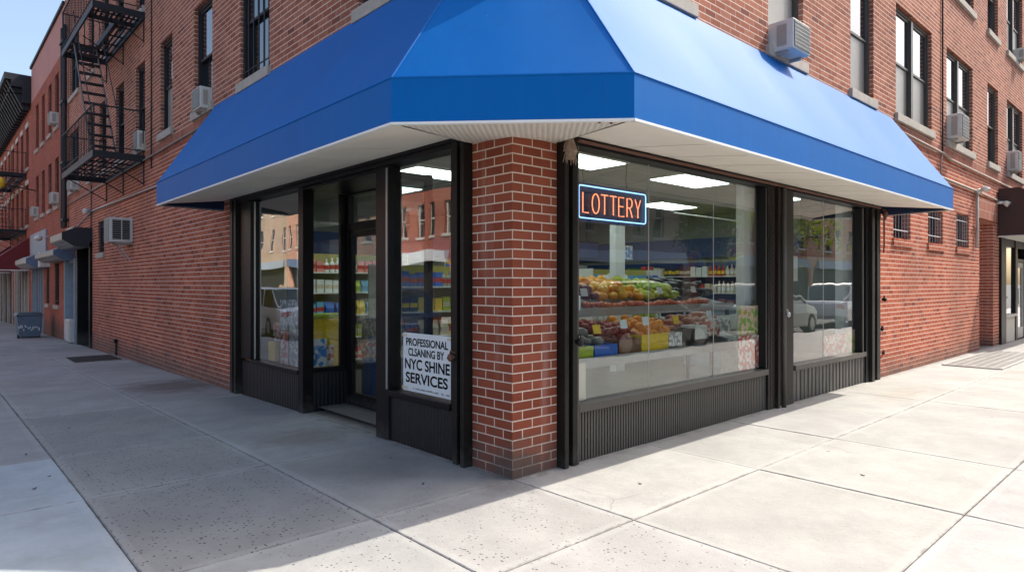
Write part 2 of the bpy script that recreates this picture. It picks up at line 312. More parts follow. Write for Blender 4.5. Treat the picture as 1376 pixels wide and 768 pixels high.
M['ink'] = plain('black_ink', (0.012, 0.014, 0.02), 0.7)
M['signwhite'] = plain('sign_white', (0.72, 0.76, 0.78), 0.6, var=0.03)

# ------------------------------------------------------------------ mesh builder
ORG = {}
def tag(o, label, cat, group=None):
    o['label'] = label; o['category'] = cat
    if group: o['group'] = group
    return o
def thing(name, label, cat, loc=(0, 0, 0), group=None, rz=0):
    o = bpy.data.objects.new(name, None); COL.objects.link(o); o.location = loc; o.rotation_euler = (0, 0, rz)
    o.empty_display_size = 0.1; ORG[o] = Vector(loc); return tag(o, label, cat, group)
class MB:
    def __init__(s): s.v = []; s.f = []; s.m = []; s.mats = []
    def mi(s, mat):
        if mat not in s.mats: s.mats.append(mat)
        return s.mats.index(mat)
    def face(s, pts, mat=0):
        b = len(s.v); s.v += [tuple(p) for p in pts]; s.f.append(tuple(range(b, b+len(pts)))); s.m.append(mat)
    def raw(s, vs, fs, mat=0):
        b = len(s.v); s.v += [tuple(p) for p in vs]
        for f in fs: s.f.append(tuple(b+i for i in f)); s.m.append(mat)
        return s
    def box(s, x0, y0, z0, x1, y1, z1, mat=0):
        x0, x1 = sorted((x0, x1)); y0, y1 = sorted((y0, y1)); z0, z1 = sorted((z0, z1))
        vs = [(x0, y0, z0), (x1, y0, z0), (x1, y1, z0), (x0, y1, z0), (x0, y0, z1), (x1, y0, z1), (x1, y1, z1), (x0, y1, z1)]
        return s.raw(vs, [(0, 3, 2, 1), (4, 5, 6, 7), (0, 1, 5, 4), (1, 2, 6, 5), (2, 3, 7, 6), (3, 0, 4, 7)], mat)
    def hexa(s, low, up, mat=0):
        n = len(low); vs = list(low)+list(up)
        fs = [tuple(range(n))[::-1], tuple(range(n, 2*n))]+[(i, (i+1) % n, n+(i+1) % n, n+i) for i in range(n)]
        return s.raw(vs, fs, mat)
    def tube(s, pts, r, n=8, mat=0, cap=True):
        pts = [Vector(p) for p in pts]; rs = r if isinstance(r, (list, tuple)) else [r]*len(pts)
        b = len(s.v); pu = None
        for i, p in enumerate(pts):
            d = (pts[min(i+1, len(pts)-1)]-pts[max(i-1, 0)]).normalized()
            u = d.cross(Vector((0, 0, 1)) if abs(d.z) < 0.9 else Vector((1, 0, 0))).normalized()
            if pu is not None and u.dot(pu) < 0: u = -u
            pu = u; w = d.cross(u)
            for k in range(n):
                a = 2*math.pi*k/n; s.v.append(tuple(p+(u*math.cos(a)+w*math.sin(a))*rs[i]))
        for i in range(len(pts)-1):
            for k in range(n):
                s.f.append((b+i*n+k, b+i*n+(k+1) % n, b+(i+1)*n+(k+1) % n, b+(i+1)*n+k)); s.m.append(mat)
        if cap:
            s.f.append(tuple(b+k for k in range(n))[::-1]); s.m.append(mat)
            s.f.append(tuple(b+(len(pts)-1)*n+k for k in range(n))); s.m.append(mat)
        return s
    def ball(s, c, rx, ry=None, rz=None, seg=12, ring=8, mat=0, jit=0):
        ry = ry or rx; rz = rz or rx; b = len(s.v)
        s.v.append((c[0], c[1], c[2]-rz))
        for i in range(1, ring):
            ph = -math.pi/2+math.pi*i/ring
            for k in range(seg):
                a = 2*math.pi*k/seg; j = 1+random.uniform(-jit, jit)
                s.v.append((c[0]+rx*j*math.cos(ph)*math.cos(a), c[1]+ry*j*math.cos(ph)*math.sin(a), c[2]+rz*j*math.sin(ph)))
        s.v.append((c[0], c[1], c[2]+rz)); top = len(s.v)-1
        for k in range(seg):
            s.f.append((b, b+1+(k+1) % seg, b+1+k)); s.m.append(mat)
            s.f.append((top, b+1+(ring-2)*seg+k, b+1+(ring-2)*seg+(k+1) % seg)); s.m.append(mat)
        for i in range(ring-2):
            for k in range(seg):
                s.f.append((b+1+i*seg+k, b+1+i*seg+(k+1) % seg, b+1+(i+1)*seg+(k+1) % seg, b+1+(i+1)*seg+k)); s.m.append(mat)
        return s
    def build(s, name, mat, parent=None, smooth=False, bevel=0, kind=None, solid=0, origin=None):
        mats = mat if isinstance(mat, (list, tuple)) else [mat]
        vs = [Vector(v) for v in s.v]
        if parent is not None: o0 = ORG[parent]
        elif origin is not None: o0 = Vector(origin)
        elif kind == 'structure': o0 = Vector((0, 0, 0))
        else:
            o0 = Vector((sum((min(v[i] for v in vs), max(v[i] for v in vs)))/2 if i < 2 else min(v[2] for v in vs) for i in range(3)))
        me = bpy.data.meshes.new(name); me.from_pydata([tuple(v-o0) for v in vs], [], s.f)
        for mm in mats: me.materials.append(mm)
        uv = me.uv_layers.new(name='UVMap').data
        for pi, p in enumerate(me.polygons):
            p.material_index = s.m[pi]; p.use_smooth = smooth
            n = p.normal; ax = max(range(3), key=lambda i: abs(n[i]))
            for li in p.loop_indices:
                v = vs[me.loops[li].vertex_index]
                uv[li].uv = (v.y, v.z) if ax == 0 else ((v.x, v.z) if ax == 1 else (v.x, v.y))
        o = bpy.data.objects.new(name, me); COL.objects.link(o)
        if parent is not None: o.parent = parent
        else: o.location = o0
        if bevel:
            b = o.modifiers.new('bevel', 'BEVEL'); b.width = bevel; b.segments = 2; b.limit_method = 'ANGLE'
        if kind: o['kind'] = kind
        ORG[o] = o0
        return o
def islands(mb, name, mat, parent, **k):
    par = list(range(len(mb.v)))
    def find(i):
        while par[i] != i: par[i] = par[par[i]]; i = par[i]
        return i
    for f in mb.f:
        for j in f[1:]: par[find(j)] = find(f[0])
    grp = {}
    for fi, f in enumerate(mb.f): grp.setdefault(find(f[0]), []).append(fi)
    out = []
    for fl in grp.values():
        q = MB(); mp = {}
        for fi in fl:
            nf = []
            for i in mb.f[fi]:
                if i not in mp: mp[i] = len(q.v); q.v.append(mb.v[i])
                nf.append(mp[i])
            q.f.append(tuple(nf)); q.m.append(mb.m[fi])
        out.append(q.build(name, mat, parent, **k))
    return out
def bx(*a, **k): return MB().box(*a, **k)
def copy_tree(o, parent=None):
    c = o.copy(); COL.objects.link(c)
    if parent is not None: c.parent = parent
    for ch in list(o.children): copy_tree(ch, c)
    return c
def gz(y): return -0.015*min(max(y-2, 0), 60)

# facade frames: pt(s, d, z): s along the wall, d depth INTO the building
def LF(s, d, z): return (d, s, z)
def RF(s, d, z): return (s, d, z)
def fbox(mb, pt, s0, s1, d0, d1, z0, z1, mat=0):
    a = pt(s0, d0, z0); b = pt(s1, d1, z1); mb.box(*a, *b, mat=mat)
def wall(mb, pt, s0, s1, z0, z1, ops, depth=0.2, mat=0, rev=None, thick=0.3):
    ss = sorted({s0, s1, *[o[0] for o in ops], *[o[1] for o in ops]}); zs = sorted({z0, z1, *[o[2] for o in ops], *[o[3] for o in ops]})
    ss = [x for x in ss if s0 <= x <= s1]; zs = [x for x in zs if z0 <= x <= z1]
    for i in range(len(ss)-1):
        for j in range(len(zs)-1):
            cs = (ss[i]+ss[i+1])/2; cz = (zs[j]+zs[j+1])/2
            if any(o[0] < cs < o[1] and o[2] < cz < o[3] for o in ops): continue
            mb.face([pt(ss[i], 0, zs[j]), pt(ss[i+1], 0, zs[j]), pt(ss[i+1], 0, zs[j+1]), pt(ss[i], 0, zs[j+1])], mat)
    for o in ops:
        a, b, c, d = o[:4]; rm = mat if rev is None else rev
        for q in (((a, c), (a, d)), ((b, c), (b, d)), ((a, d), (b, d)), ((a, c), (b, c))):
            (sa, za), (sb, zb) = q
            mb.face([pt(sa, 0, za), pt(sb, 0, zb), pt(sb, depth, zb), pt(sa, depth, za)], rm)

def window(pt, s0, s1, z0, z1, bld, style='hung', sill=True, fm='black', shade=None, bars=False, mull=False, lintel=False, depth=0.06, silldepth=0.05, smat='stone'):
    fr = MB(); D = depth
    def ring(a, b, c, d, w, d0, d1):
        fbox(fr, pt, a, a+w, d0, d1, c, d); fbox(fr, pt, b-w, b, d0, d1, c, d)
        fbox(fr, pt, a+w, b-w, d0, d1, d-w, d); fbox(fr, pt, a+w, b-w, d0, d1, c, c+w)
    ring(s0, s1, z0, z1, 0.05, D, D+0.1)
    units = [(s0+0.05, s1-0.05)]
    if mull:
        m = (s0+s1)/2; fbox(fr, pt, m-0.05, m+0.05, D-0.02, D+0.1, z0+0.05, z1-0.05); units = [(s0+0.05, m-0.05), (m+0.05, s1-0.05)]
    zm = (z0+z1)/2
    for a, b in units:
        ring(a, b, zm-0.02, z1-0.05, 0.035, D+0.02, D+0.055)
        ring(a, b, z0+0.05, zm+0.02, 0.035, D+0.058, D+0.095)
    w = fr.build('window', M[fm], bld)
    for a, b in units:
        MBp = MB(); fbox(MBp, pt, a+0.03, b-0.03, D+0.034, D+0.04, zm, z1-0.08); MBp.build('pane', M['pane'], w)
        MBq = MB(); fbox(MBq, pt, a+0.03, b-0.03, D+0.072, D+0.078, z0+0.08, zm)
        MBq.build('pane', M['pane'], w)
        if shade:
            sh = MB(); k = shade if isinstance(shade, float) else 0.5
            fbox(sh, pt, a+0.036, b-0.036, D+0.045, D+0.055, z0+0.09, z0+0.09+(z1-z0)*k*0.9)
            sh.build('insect_screen', M['screen'], w)
    if sill:
        sm = MB(); fbox(sm, pt, s0-0.06, s1+0.06, -silldepth, 0.0-0.003+0.11, z0-0.13, z0-0.002); sm.build('sill', M[smat], w, bevel=0.006)
    if lintel:
        lm = MB(); fbox(lm, pt, s0-0.08, s1+0.08, -0.035, 0.05, z1+0.003, z1+0.2); lm.build('lintel', M['limestone'], w, bevel=0.006)
    if bars:
        bm = MB(); n = 6
        for i in range(n):
            s = s0+0.05+(s1-s0-0.1)*i/(n-1); a = pt(s, 0.03, z0+0.02); b = pt(s, 0.03, z1-0.02); bm.tube([a, b], 0.009, 6)
        for z in (z0+0.14, z1-0.14):
            bm.tube([pt(s0, 0.03, z), pt(s1, 0.03, z)], 0.009, 6)
        bm.build('window_bars', M['grey_al'] if bars == 'al' else M['blackpaint'], w)
    return w

# ------------------------------------------------------------------ ground, sidewalk, road
def lattice(mb, xs, ys, z, mat=0):
    for i in range(len(xs)-1):
        for j in range(len(ys)-1):
            mb.face([(xs[i], ys[j], z+gz(ys[j])), (xs[i+1], ys[j], z+gz(ys[j])), (xs[i+1], ys[j+1], z+gz(ys[j+1])), (xs[i], ys[j+1], z+gz(ys[j+1]))], mat)
g = MB(); lattice(g, [-900, 900], [-900, 2, 62, 900], -0.172); g.build('ground', M['asphalt'], kind='structure')
g = MB(); lattice(g, [-13.5, -4.6], [-13.0, 2, 62, 400], -0.168); g.box(-4.6, -13.0, -0.4, 400, -4.6, -0.166); g.build('road', M['asphalt'], kind='structure')
g = MB()
for i in range(8):
    g.box(-5.0-i*1.0-0.5, -4.2, -0.1, -5.0-i*1.0, -1.6, -0.160)
for i in range(8):
    g.box(-4.2, -5.0-i*1.0-0.5, -0.17, -1.6, -5.0-i*1.0, -0.160)
g.v = [(x, y, max(z, -0.162) if z > -0.165 else -0.164) for x, y, z in g.v]
g.build('road_marking', M['paint'], kind='structure')
def slabs(name, recs, kind='structure'):
    vs = []; fs = []; ea = []; eb = []; tone = []
    for (x0, x1, y0, y1, tn, pit) in recs:
        gp = 0.0028; a0, a1, b0, b1 = x0+gp, x1-gp, y0+gp, y1-gp; dz = random.uniform(-0.002, 0.002); w = x1-x0; h = y1-y0
        b = len(vs)
        def zz(x, y): return dz+(gz(y) if x < 0.6 and y > 0 else 0)
        top = [(a0, b0), (a1, b0), (a1, b1), (a0, b1)]
        bev = 0.006
        inn = [(a0+bev, b0+bev), (a1-bev, b0+bev), (a1-bev, b1-bev), (a0+bev, b1-bev)]
        vs += [(x, y, zz(x, y)) for x, y in inn]+[(x, y, zz(x, y)-0.005) for x, y in top]+[(x, y, zz(x, y)-0.06) for x, y in top]
        fl = [(0, 1, 2, 3)]+[(4+i, 4+(i+1) % 4, (i+1) % 4, i) for i in range(4)]+[(8+i, 8+(i+1) % 4, 4+(i+1) % 4, 4+i) for i in range(4)]
        for f in fl:
            fs.append(tuple(b+i for i in f))
            for i in f:
                x, y = (inn+top+top)[i]; ea.append((x-x0, y-y0)); eb.append((x1-x, y1-y)); tone.append((*tn, pit))
    me = bpy.data.meshes.new(name); me.from_pydata(vs, [], fs); me.materials.append(M['concrete'])
    me.uv_layers.new(name='ea'); me.uv_layers.new(name='eb'); me.color_attributes.new('tone', 'FLOAT_COLOR', 'CORNER')
    A = me.uv_layers['ea']; B = me.uv_layers['eb']; Cc = me.color_attributes['tone']
    for i in range(len(ea)): A.data[i].uv = ea[i]; B.data[i].uv = eb[i]; Cc.data[i].color = tone[i]
    o = bpy.data.objects.new(name, me); COL.objects.link(o); o['kind'] = kind; return o
recs = []
def tn(k=0.06, b=1.0):
    v = b*(1+random.uniform(-k, k)); return (v*1.0, v*random.uniform(0.985, 1.0), v*random.uniform(0.96, 1.0))
yl = [0, 1.6, 3.07, 5.34, 7.8, 9.6, 11.4, 13.2, 15, 16.8, 18.6, 20.4, 22.2, 24, 25.8, 27.6, 29.4, 31.2, 33, 35, 37, 39, 41, 43, 45, 47, 49, 51, 53, 55, 57, 59, 62]
for j in range(len(yl)-1):
    for i, (a, b) in enumerate(((-4.4, -2.4), (-2.4, -1.165), (-1.165, 0.0))):
        t_ = tn(0.08, 0.92); pit = 1.0 if i == 1 else 0.5  # left slabs toned darker, deepening the shade of this side in their colour
        if i == 0 and j < 2: t_ = (1.10, 1.24, 1.36); pit = 0.05
        if i == 1 and j < 3: t_ = tuple(v*0.9 for v in t_); pit = 1.6
        recs.append((a, b, yl[j], yl[j+1], t_, pit))
xr_ = [-4.4, -2.4, -1.165, 0, 1.59, 3.05, 4.43, 5.9, 7.4, 8.9, 10.4, 11.9, 13.4, 14.9, 16.4, 17.9, 19.4, 20.9, 22.4, 24, 26, 28, 30, 32, 34, 36, 38, 40, 44, 48, 52, 56, 60]
yr_ = [-4.4, -3.75, -2.43, -1.09, 0.0]
for i in range(len(xr_)-1):
    for j in range(4):
        if xr_[i] < 0:
            recs.append((xr_[i], xr_[i+1], yr_[j], yr_[j+1], tn(0.04, 1.0), 0.9))
        else: recs.append((xr_[i], xr_[i+1], yr_[j], yr_[j+1], tn(0.05, 1.03), 0.2))
recs.append((0.0, 0.5, 1.87, 3.45, (0.9, 0.86, 0.8), 0.1))
recs.append((13.73, 15.0, 0.0, 1.2, (0.8, 0.8, 0.8), 0.2))
slabs('sidewalk', recs)
g = MB(); lattice(g, [-4.45, 0.5], [-4.45, 2, 62], -0.030); g.box(0.5, -4.45, -0.2, 62, 0.01, -0.030); g.box(13.73, 0.01, -0.2, 15.0, 1.2, -0.03); g.build('sidewalk_bed', M['joint'], kind='structure')
g = MB()
for j, (a, b) in enumerate([(-4.6, 2), (2, 62)]):
    g.hexa([(-4.6, a, gz(a)-0.4), (-4.405, a, gz(a)-0.4), (-4.405, b, gz(b)-0.4), (-4.6, b, gz(b)-0.4)], [(-4.6, a, gz(a)-0.004), (-4.405, a, gz(a)-0.004), (-4.405, b, gz(b)-0.004), (-4.6, b, gz(b)-0.004)])
g.box(-4.405, -4.6, -0.4, 62, -4.405, -0.004); g.build('kerb', M['kerb'], kind='structure', bevel=0.0)
# far sidewalks across both streets
g = MB()
g.box(-18, -13.0, -0.3, 90, -18, -0.02); lattice(g, [-18, -13.5], [-12.9, 2, 62, 120], 0.0)
g.build('far_sidewalk', M['kerb'], kind='structure')

# ------------------------------------------------------------------ corner building
cb = thing('corner_building', 'red brick corner building with shop at street level below the blue awning', 'building', (3, 3, 0))
ZT = 10.6
# openings
l2 = [(1.25, 2.27), (4.5, 5.5), (6.65, 7.52), (8.74, 9.5), (10.6, 11.34), (12.36, 13.16), (14.18, 14.98), (15.75, 16.4), (17.8, 19.3)]
l3 = [(10.65, 11.3), (12.4, 13.15), (13.9, 14.7), (15.65, 16.35), (17.8, 19.3)]
lops = [(a, b, 4.15, 5.80) for a, b in l2]+[(a, b, 6.85, 8.6) for a, b in l3]
low_win = (14.43, 15.15, 2.19, 2.96); door_l1 = (15.9, 17.75, -0.4, 2.5); door_l2 = (18.15, 19.9, -0.4, 2.15)
SFL = (0.466, 5.72, -0.4, 2.62); SFR = (0.47, 7.46, -0.4, 2.62)
r2 = [(1.4, 2.38), (3.99, 4.92), (6.46, 7.36), (8.36, 10.28), (11.23, 13.17), (14.47, 15.49), (16.44, 18.3), (19.6, 20.6)]
r3 = [(11.4, 13.25), (14.47, 15.49), (16.44, 18.3), (19.6, 20.6)]
rops = [(a, b, 4.18, 5.97) for a, b in r2]+[(a, b, 7.15, 8.95) for a, b in r3]
bars = [(8.24, 9.09, 2.17, 2.78), (10.07, 10.98, 2.17, 2.78), (11.92, 12.86, 2.17, 2.85)]
recess = (13.73, 15.0, -0.4, 2.83); store2 = (15.6, 21.5, -0.4, 2.56)
m = MB()
# pillar with its own slightly cleaner brick, lower storey, upper storeys (three material slots)
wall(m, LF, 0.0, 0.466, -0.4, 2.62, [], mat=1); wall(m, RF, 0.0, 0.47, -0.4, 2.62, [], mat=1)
wall(m, LF, 0.466, 20.2, -0.6, 3.80, [SFL, low_win, door_l1, door_l2], 0.25, 0)
wall(m, RF, 0.47, 24.0, -0.4, 3.80, [SFR, *bars, recess, store2], 0.22, 0)
wall(m, LF, 0, 0.466, 2.62, 3.80, [], mat=0); wall(m, RF, 0, 0.47, 2.62, 3.80, [], mat=0)
wall(m, LF, 0, 20.2, 4.003, ZT, lops, 0.10, 2); wall(m, RF, 0, 24, 4.003, ZT, rops, 0.10, 2)
# soldier course under the second-storey sills
wall(m, LF, 0, 20.2, 3.80, 4.003, [], mat=3); wall(m, RF, 0, 24, 3.80, 4.003, [], mat=3)
# recess side and back, roof, far ends
m.face([(15.0, 0.22, -0.4), (15.0, 1.2, -0.4), (15.0, 1.2, 2.83), (15.0, 0.22, 2.83)], 0); m.face([(13.73, 0.22, -0.4), (13.73, 1.2, -0.4), (13.73, 1.2, 2.83), (13.73, 0.22, 2.83)], 0)
m.face([(13.73, 1.2, -0.4), (15, 1.2, -0.4), (15, 1.2, 2.83), (13.73, 1.2, 2.83)], 0); m.face([(13.73, 0.22, 2.83), (15, 0.22, 2.83), (15, 1.2, 2.83), (13.73, 1.2, 2.83)], 0)
m.face([(0, 0, ZT), (24, 0, ZT), (24, 20.2, ZT), (0, 20.2, ZT)], 2)
m.face([(0, 20.2, -0.6), (24, 20.2, -0.6), (24, 20.2, ZT), (0, 20.2, ZT)], 2); m.face([(24, 0, -0.6), (24, 20.2, -0.6), (24, 20.2, ZT), (24, 0, ZT)], 2)
m.build('wall', [M['brick'], M['brick_p'], M['brick_up'], M['soldier']], cb)
m = MB(); m.box(-0.3, -0.3, ZT+0.003, 24, 0.1, ZT+0.3); m.box(-0.3, 0.1, ZT+0.003, 0.1, 20.1, ZT+0.3); m.build('cornice', M['stone'], cb)
# brick lintels over windows drawn as a projecting soldier band
m = MB()
m.box(13.45, -0.03, 2.86, 15.3, -0.002, 3.30); m.build('door_lintel', M['soldier'], cb)
for i, (a, b) in enumerate(l2): window(LF, a, b, 4.15, 5.80, cb, bars=(i == 1), mull=(i == 8), fm='blackpaint', shade=(0.5 if i in (3, 7) else None))
for i, (a, b) in enumerate(l3): window(LF, a, b, 6.85, 8.6, cb, mull=(i == 4), fm='blackpaint')
for i, (a, b) in enumerate(r2): window(RF, a, b, 4.18, 5.97, cb, mull=(b-a > 1.5), fm='bronze_l' if b-a > 1.5 else 'bronze', shade=0.5 if i in (1, 2, 3, 4, 6) else None)
for i, (a, b) in enumerate(r3): window(RF, a, b, 7.15, 8.95, cb, mull=(b-a > 1.5), fm='bronze_l' if b-a > 1.5 else 'bronze', shade=0.5 if i == 2 else None)
for a, b, c, d in bars: window(RF, a, b, c, d, cb, bars='al', depth=0.12, silldepth=0.03, smat='brick')
window(LF, *low_win, cb, bars=True, fm='blackpaint')
# service doors on the left wall
def sdoor(s0, s1, z0, z1, dm, post):
    d = MB(); fbox(d, LF, s0, s1, 0.2, 0.26, z0, z1); o = d.build('door', M[dm], cb)
    f = MB(); fbox(f, LF, s0-0.02, s0+0.09, -0.06, 0.2, z0, z1); fbox(f, LF, s1-0.09, s1+0.02, -0.06, 0.2, z0, z1); fbox(f, LF, s0+0.09, s1-0.09, 0.05, 0.2, z1-0.1, z1-0.004); f.build('door_frame', M[post], o)
    h = MB(); h.tube([(0.19, s0+0.25, z0+1.35), (0.13, s0+0.25, z0+1.35), (0.13, s0+0.25, z0+1.6), (0.19, s0+0.25, z0+1.6)], 0.012, 6); h.build('handle', M['grey_al'], o)
    p = MB()
    for k in range(4):
        a = s0+0.14+(s1-s0-0.28)*k/4; fbox(p, LF, a+0.03, a+(s1-s0-0.28)/4-0.03, 0.17, 0.199, z0+0.7, z1-0.25)
    p.build('door_panel', M[post], o)
sdoor(*door_l1[:2], -0.26, 2.5, 'dark', 'black'); sdoor(*door_l2[:2], -0.3, 2.15, 'blackpaint', 'bluegrey')

# ------------------------------------------------------------------ street-front shop interior
rm = MB()
rm.face([(0.14, 0.14, 0.03), (9.4, 0.14, 0.03), (9.4, 8.0, 0.03), (0.14, 8.0, 0.03)])
fl = rm.build('shop_floor', M['floor_in'], cb)
rm = MB(); rm.face([(0.16, 0.16, 2.95), (9.4, 0.16, 2.95), (9.4, 8.0, 2.95), (0.16, 8.0, 2.95)]); rm.face([(0.16, 0.16, 3.3), (9.4, 0.16, 3.3), (9.4, 8.0, 3.3), (0.16, 8.0, 3.3)]); rm.build('shop_ceiling', M['ceil'], cb)
rm = MB()
rm.face([(0.2, 7.99, 0), (9.4, 7.99, 0), (9.4, 7.99, 3), (0.2, 7.99, 3)]); rm.face([(9.39, 0.2, 0), (9.39, 8, 0), (9.39, 8, 3), (9.39, 0.2, 3)])

rm.box(0.16, 5.74, 0.03, 0.3, 7.98, 2.94); rm.box(7.5, 0.24, 0.03, 9.38, 0.36, 2.94)
rm.box(0.02, 0.27, 0.03, 0.25, 0.45, 2.6); rm.box(0.25, 0.02, 0.03, 0.45, 0.25, 2.6)
rm.box(0.45, 0.24, 2.66, 7.5, 0.34, 2.94); rm.box(0.24, 0.45, 2.66, 0.34, 5.74, 2.94)
rm.build('shop_wall', M['wall_in'], cb)
for q_ in ((3.74, 0.16, 0.03, 4.40, 0.26, 2.94), (6.6, 0.16, 0.03, 7.3, 0.26, 2.94), (4.98, 3.0, 0.03, 5.22, 3.12, 2.94)): MB().box(*q_).build('shop_column', M['trimwhite'], cb)
rm = MB(); rm.box(0.4, 7.90, 2.0, 9.3, 7.98, 2.42); rm.box(9.30, 0.5, 2.0, 9.38, 7.9, 2.42); rm.box(0.32, 6.0, 1.95, 0.40, 7.9, 2.3); rm.build('blue_band', M['wall_blue'], cb)
rm = MB(); rm.box(0.4, 7.92, 0.1, 4.2, 7.98, 1.99); rm.build('yellow_panel', M['wall_yel'], cb)
# dark backing painted as interior shade behind everything else that opens into the building
k = MB(); k.box(7.6, 0.5, 1.9, 13.6, 1.2, 3.0); k.build('dark_backing', M['dark'], cb)

lights = [(2.6, 1.7), (5.0, 1.65), (7.3, 3.6), (2.0, 5.2), (2.0, 3.6), (5.0, 5.8), (7.6, 1.7), (4.3, 3.7), (7.4, 5.9)]  # panels beyond the few visible ones are added to brighten the shop
lt0 = thing('ceiling_light', 'flat lit ceiling panel inside the shop behind the lottery sign', 'light panel', (lights[0][0], lights[0][1], 2.93), 'lit ceiling panels inside the shop')
MB().box(1.98, 1.38, 2.915, 3.22, 2.02, 2.948).build('frame', M['offwhite'], lt0)
MB().box(2.02, 1.42, 2.905, 3.18, 1.98, 2.914).build('diffuser', M['lamp'], lt0)
labs = ['flat lit ceiling panel inside the shop behind the lottery sign', 'flat lit ceiling panel in the middle of the large display window', 'lit ceiling panel deepest in the shop seen beside the neon sign', 'lit ceiling panel seen above the shop door', 'lit ceiling panel seen above the cleaning notice window', 'lit ceiling panel above the back of the shop', 'added lit ceiling panel brightening the shop, right end of the large display window', 'lit ceiling panel over the middle of the shop floor', 'lit ceiling panel in the far corner of the shop']
for i, (x, y) in enumerate(lights[1:], 1):
    c = copy_tree(lt0); c.location = (x, y, 2.93); c['label'] = labs[i]

# ------------------------------------------------------------------ entrance storefront (left wall)
sf = thing('entrance_storefront', 'black framed shop entrance with recessed glass door on the shaded left wall', 'storefront', (0.1, 3, 0))
f = MB()
f.box(-0.055, 0.472, 2.525, 0.10, 5.60, 2.615)   # header
f.box(-0.075, 0.472, 2.57, -0.056, 5.60, 2.625)
f.box(-0.04, 5.02, 0.445, 0.09, 5.37, 2.524) ; f.box(-0.04, 3.45, -0.03, 0.09, 3.577, 2.524)
f.box(-0.04, 1.644, -0.03, 0.09, 1.868, 2.524); f.box(-0.035, 0.64, 0.40, 0.08, 0.705, 2.524)
f.box(-0.05, 3.58, 0.405, 0.09, 5.02, 0.45); f.box(-0.05, 0.706, 0.41, 0.09, 1.643, 0.462)
f.box(0.09, 3.45, 0.42, 0.50, 3.50, 0.475); f.box(0.09, 3.45, 2.50, 0.50, 3.50, 2.61); f.box(0.42, 3.45, 0.476, 0.50, 3.50, 2.49)
f.box(-0.03, 1.869, 2.49, 0.5, 3.449, 2.524)     # vestibule ceiling
f.build('frame', M['black'], sf, bevel=0.004)
f = MB(); f.box(-0.012, 4.95, 0.46, 0.0, 4.975, 2.50); f.box(-0.052, 1.655, 0.47, -0.041, 1.672, 2.5); islands(f, 'frame_trim', M['grey_al'], sf)
f = MB(); f.box(-0.02, 3.58, -0.09, 0.05, 5.37, 0.404); f.box(-0.02, 0.64, -0.03, 0.05, 1.643, 0.399); f.box(0.091, 3.452, -0.05, 0.5, 3.50, 0.419)
islands(f, 'kick_panel', corr('black_ribbed_panel', (0.011, 0.012, 0.015), 130, 0.6), sf)
for (a, b) in ((3.58, 5.018), (0.707, 1.642)):
    MB().box(0.030, a, 0.452, 0.036, b, 2.523).build('glass_pane', M['glass_e'], sf)
MB().box(0.091, 3.472, 0.476, 0.419, 3.478, 2.499).build('glass_pane', M['glass_e'], sf)
f = MB(); f.box(0.091, 1.83, -0.03, 0.5, 1.867, 0.42); f.box(0.091, 1.83, 2.45, 0.5, 1.867, 2.52); f.build('return_panel', M['black'], sf)
MB().box(0.095, 1.846, 0.42, 0.499, 1.852, 2.449).build('glass_pane', M['glass_e'], sf)
f = MB()  # door wall
f.box(0.5, 3.40, -0.03, 0.57, 3.50, 2.52); f.box(0.5, 1.83, -0.03, 0.57, 2.42, 0.45); f.box(0.5, 2.36, -0.03, 0.57, 2.44, 2.52); f.box(0.5, 1.80, 0.45, 0.57, 1.86, 2.52)
f.box(0.5, 2.44, 2.06, 0.57, 3.40, 2.15); f.box(0.5, 2.44, 2.47, 0.57, 3.40, 2.52); f.box(0.5, 1.86, 2.47, 0.57, 2.36, 2.52); f.box(0.49, 2.40, -0.03, 0.58, 3.42, 0.035)
f.build('door_frame', M['black'], sf, bevel=0.003)
MB().box(0.53, 2.44, 2.151, 0.536, 3.40, 2.469).build('transom_glass', M['glass_e'], sf); MB().box(0.53, 1.86, 0.45, 0.536, 2.36, 2.469).build('glass_pane', M['glass_e'], sf)
d = MB(); d.box(0.51, 2.45, 0.04, 0.555, 2.52, 2.05); d.box(0.51, 3.33, 0.04, 0.555, 3.39, 2.05); d.box(0.51, 2.52, 0.04, 0.555, 3.33, 0.17); d.box(0.51, 2.52, 1.98, 0.555, 3.33, 2.05)
dr = d.build('door', M['black'], sf, bevel=0.003)
MB().box(0.53, 2.521, 0.171, 0.536, 3.329, 1.979).build('pane', M['glass_e'], dr)
h = MB(); h.tube([(0.50, 2.57, 0.95), (0.46, 2.57, 0.95), (0.46, 2.57, 1.3), (0.50, 2.57, 1.3)], 0.012, 8); h.build('handle', M['black'], dr, smooth=True)
def rail(name_parent, pt, s0, s1, ztop, side):
    r_ = MB()
    w = (s1-s0)/4
    fbox(r_, pt, s0, s0+w*1.1, -0.085, 0.05, -0.09, ztop); fbox(r_, pt, s0+w*1.1, s0+w*2.6, -0.02, 0.05, -0.09, ztop); fbox(r_, pt, s0+w*2.6, s1, -0.07, 0.05, -0.09, ztop)
    return r_.build('gate_rail', M['gatemetal'], name_parent, bevel=0.004)
rail(sf, LF, 5.44, 5.70, 2.60, 1); rail(sf, LF, 0.472, 0.636, 2.60, 1)
lk = MB(); lk.ball((-0.10, 0.625, 0.85), 0.024, 0.026, 0.032); lk.tube([(-0.07, 0.60, 0.85), (-0.10, 0.625, 0.86), (-0.11, 0.645, 0.84)], 0.012, 8); lk.tube([(-0.10, 0.625, 0.88), (-0.11, 0.61, 0.905), (-0.08, 0.59, 0.89)], 0.007, 6)
tag(lk.build('padlock', M['rust'], smooth=True), 'rusty padlock hanging on the gate rail beside the cleaning notice', 'padlock')

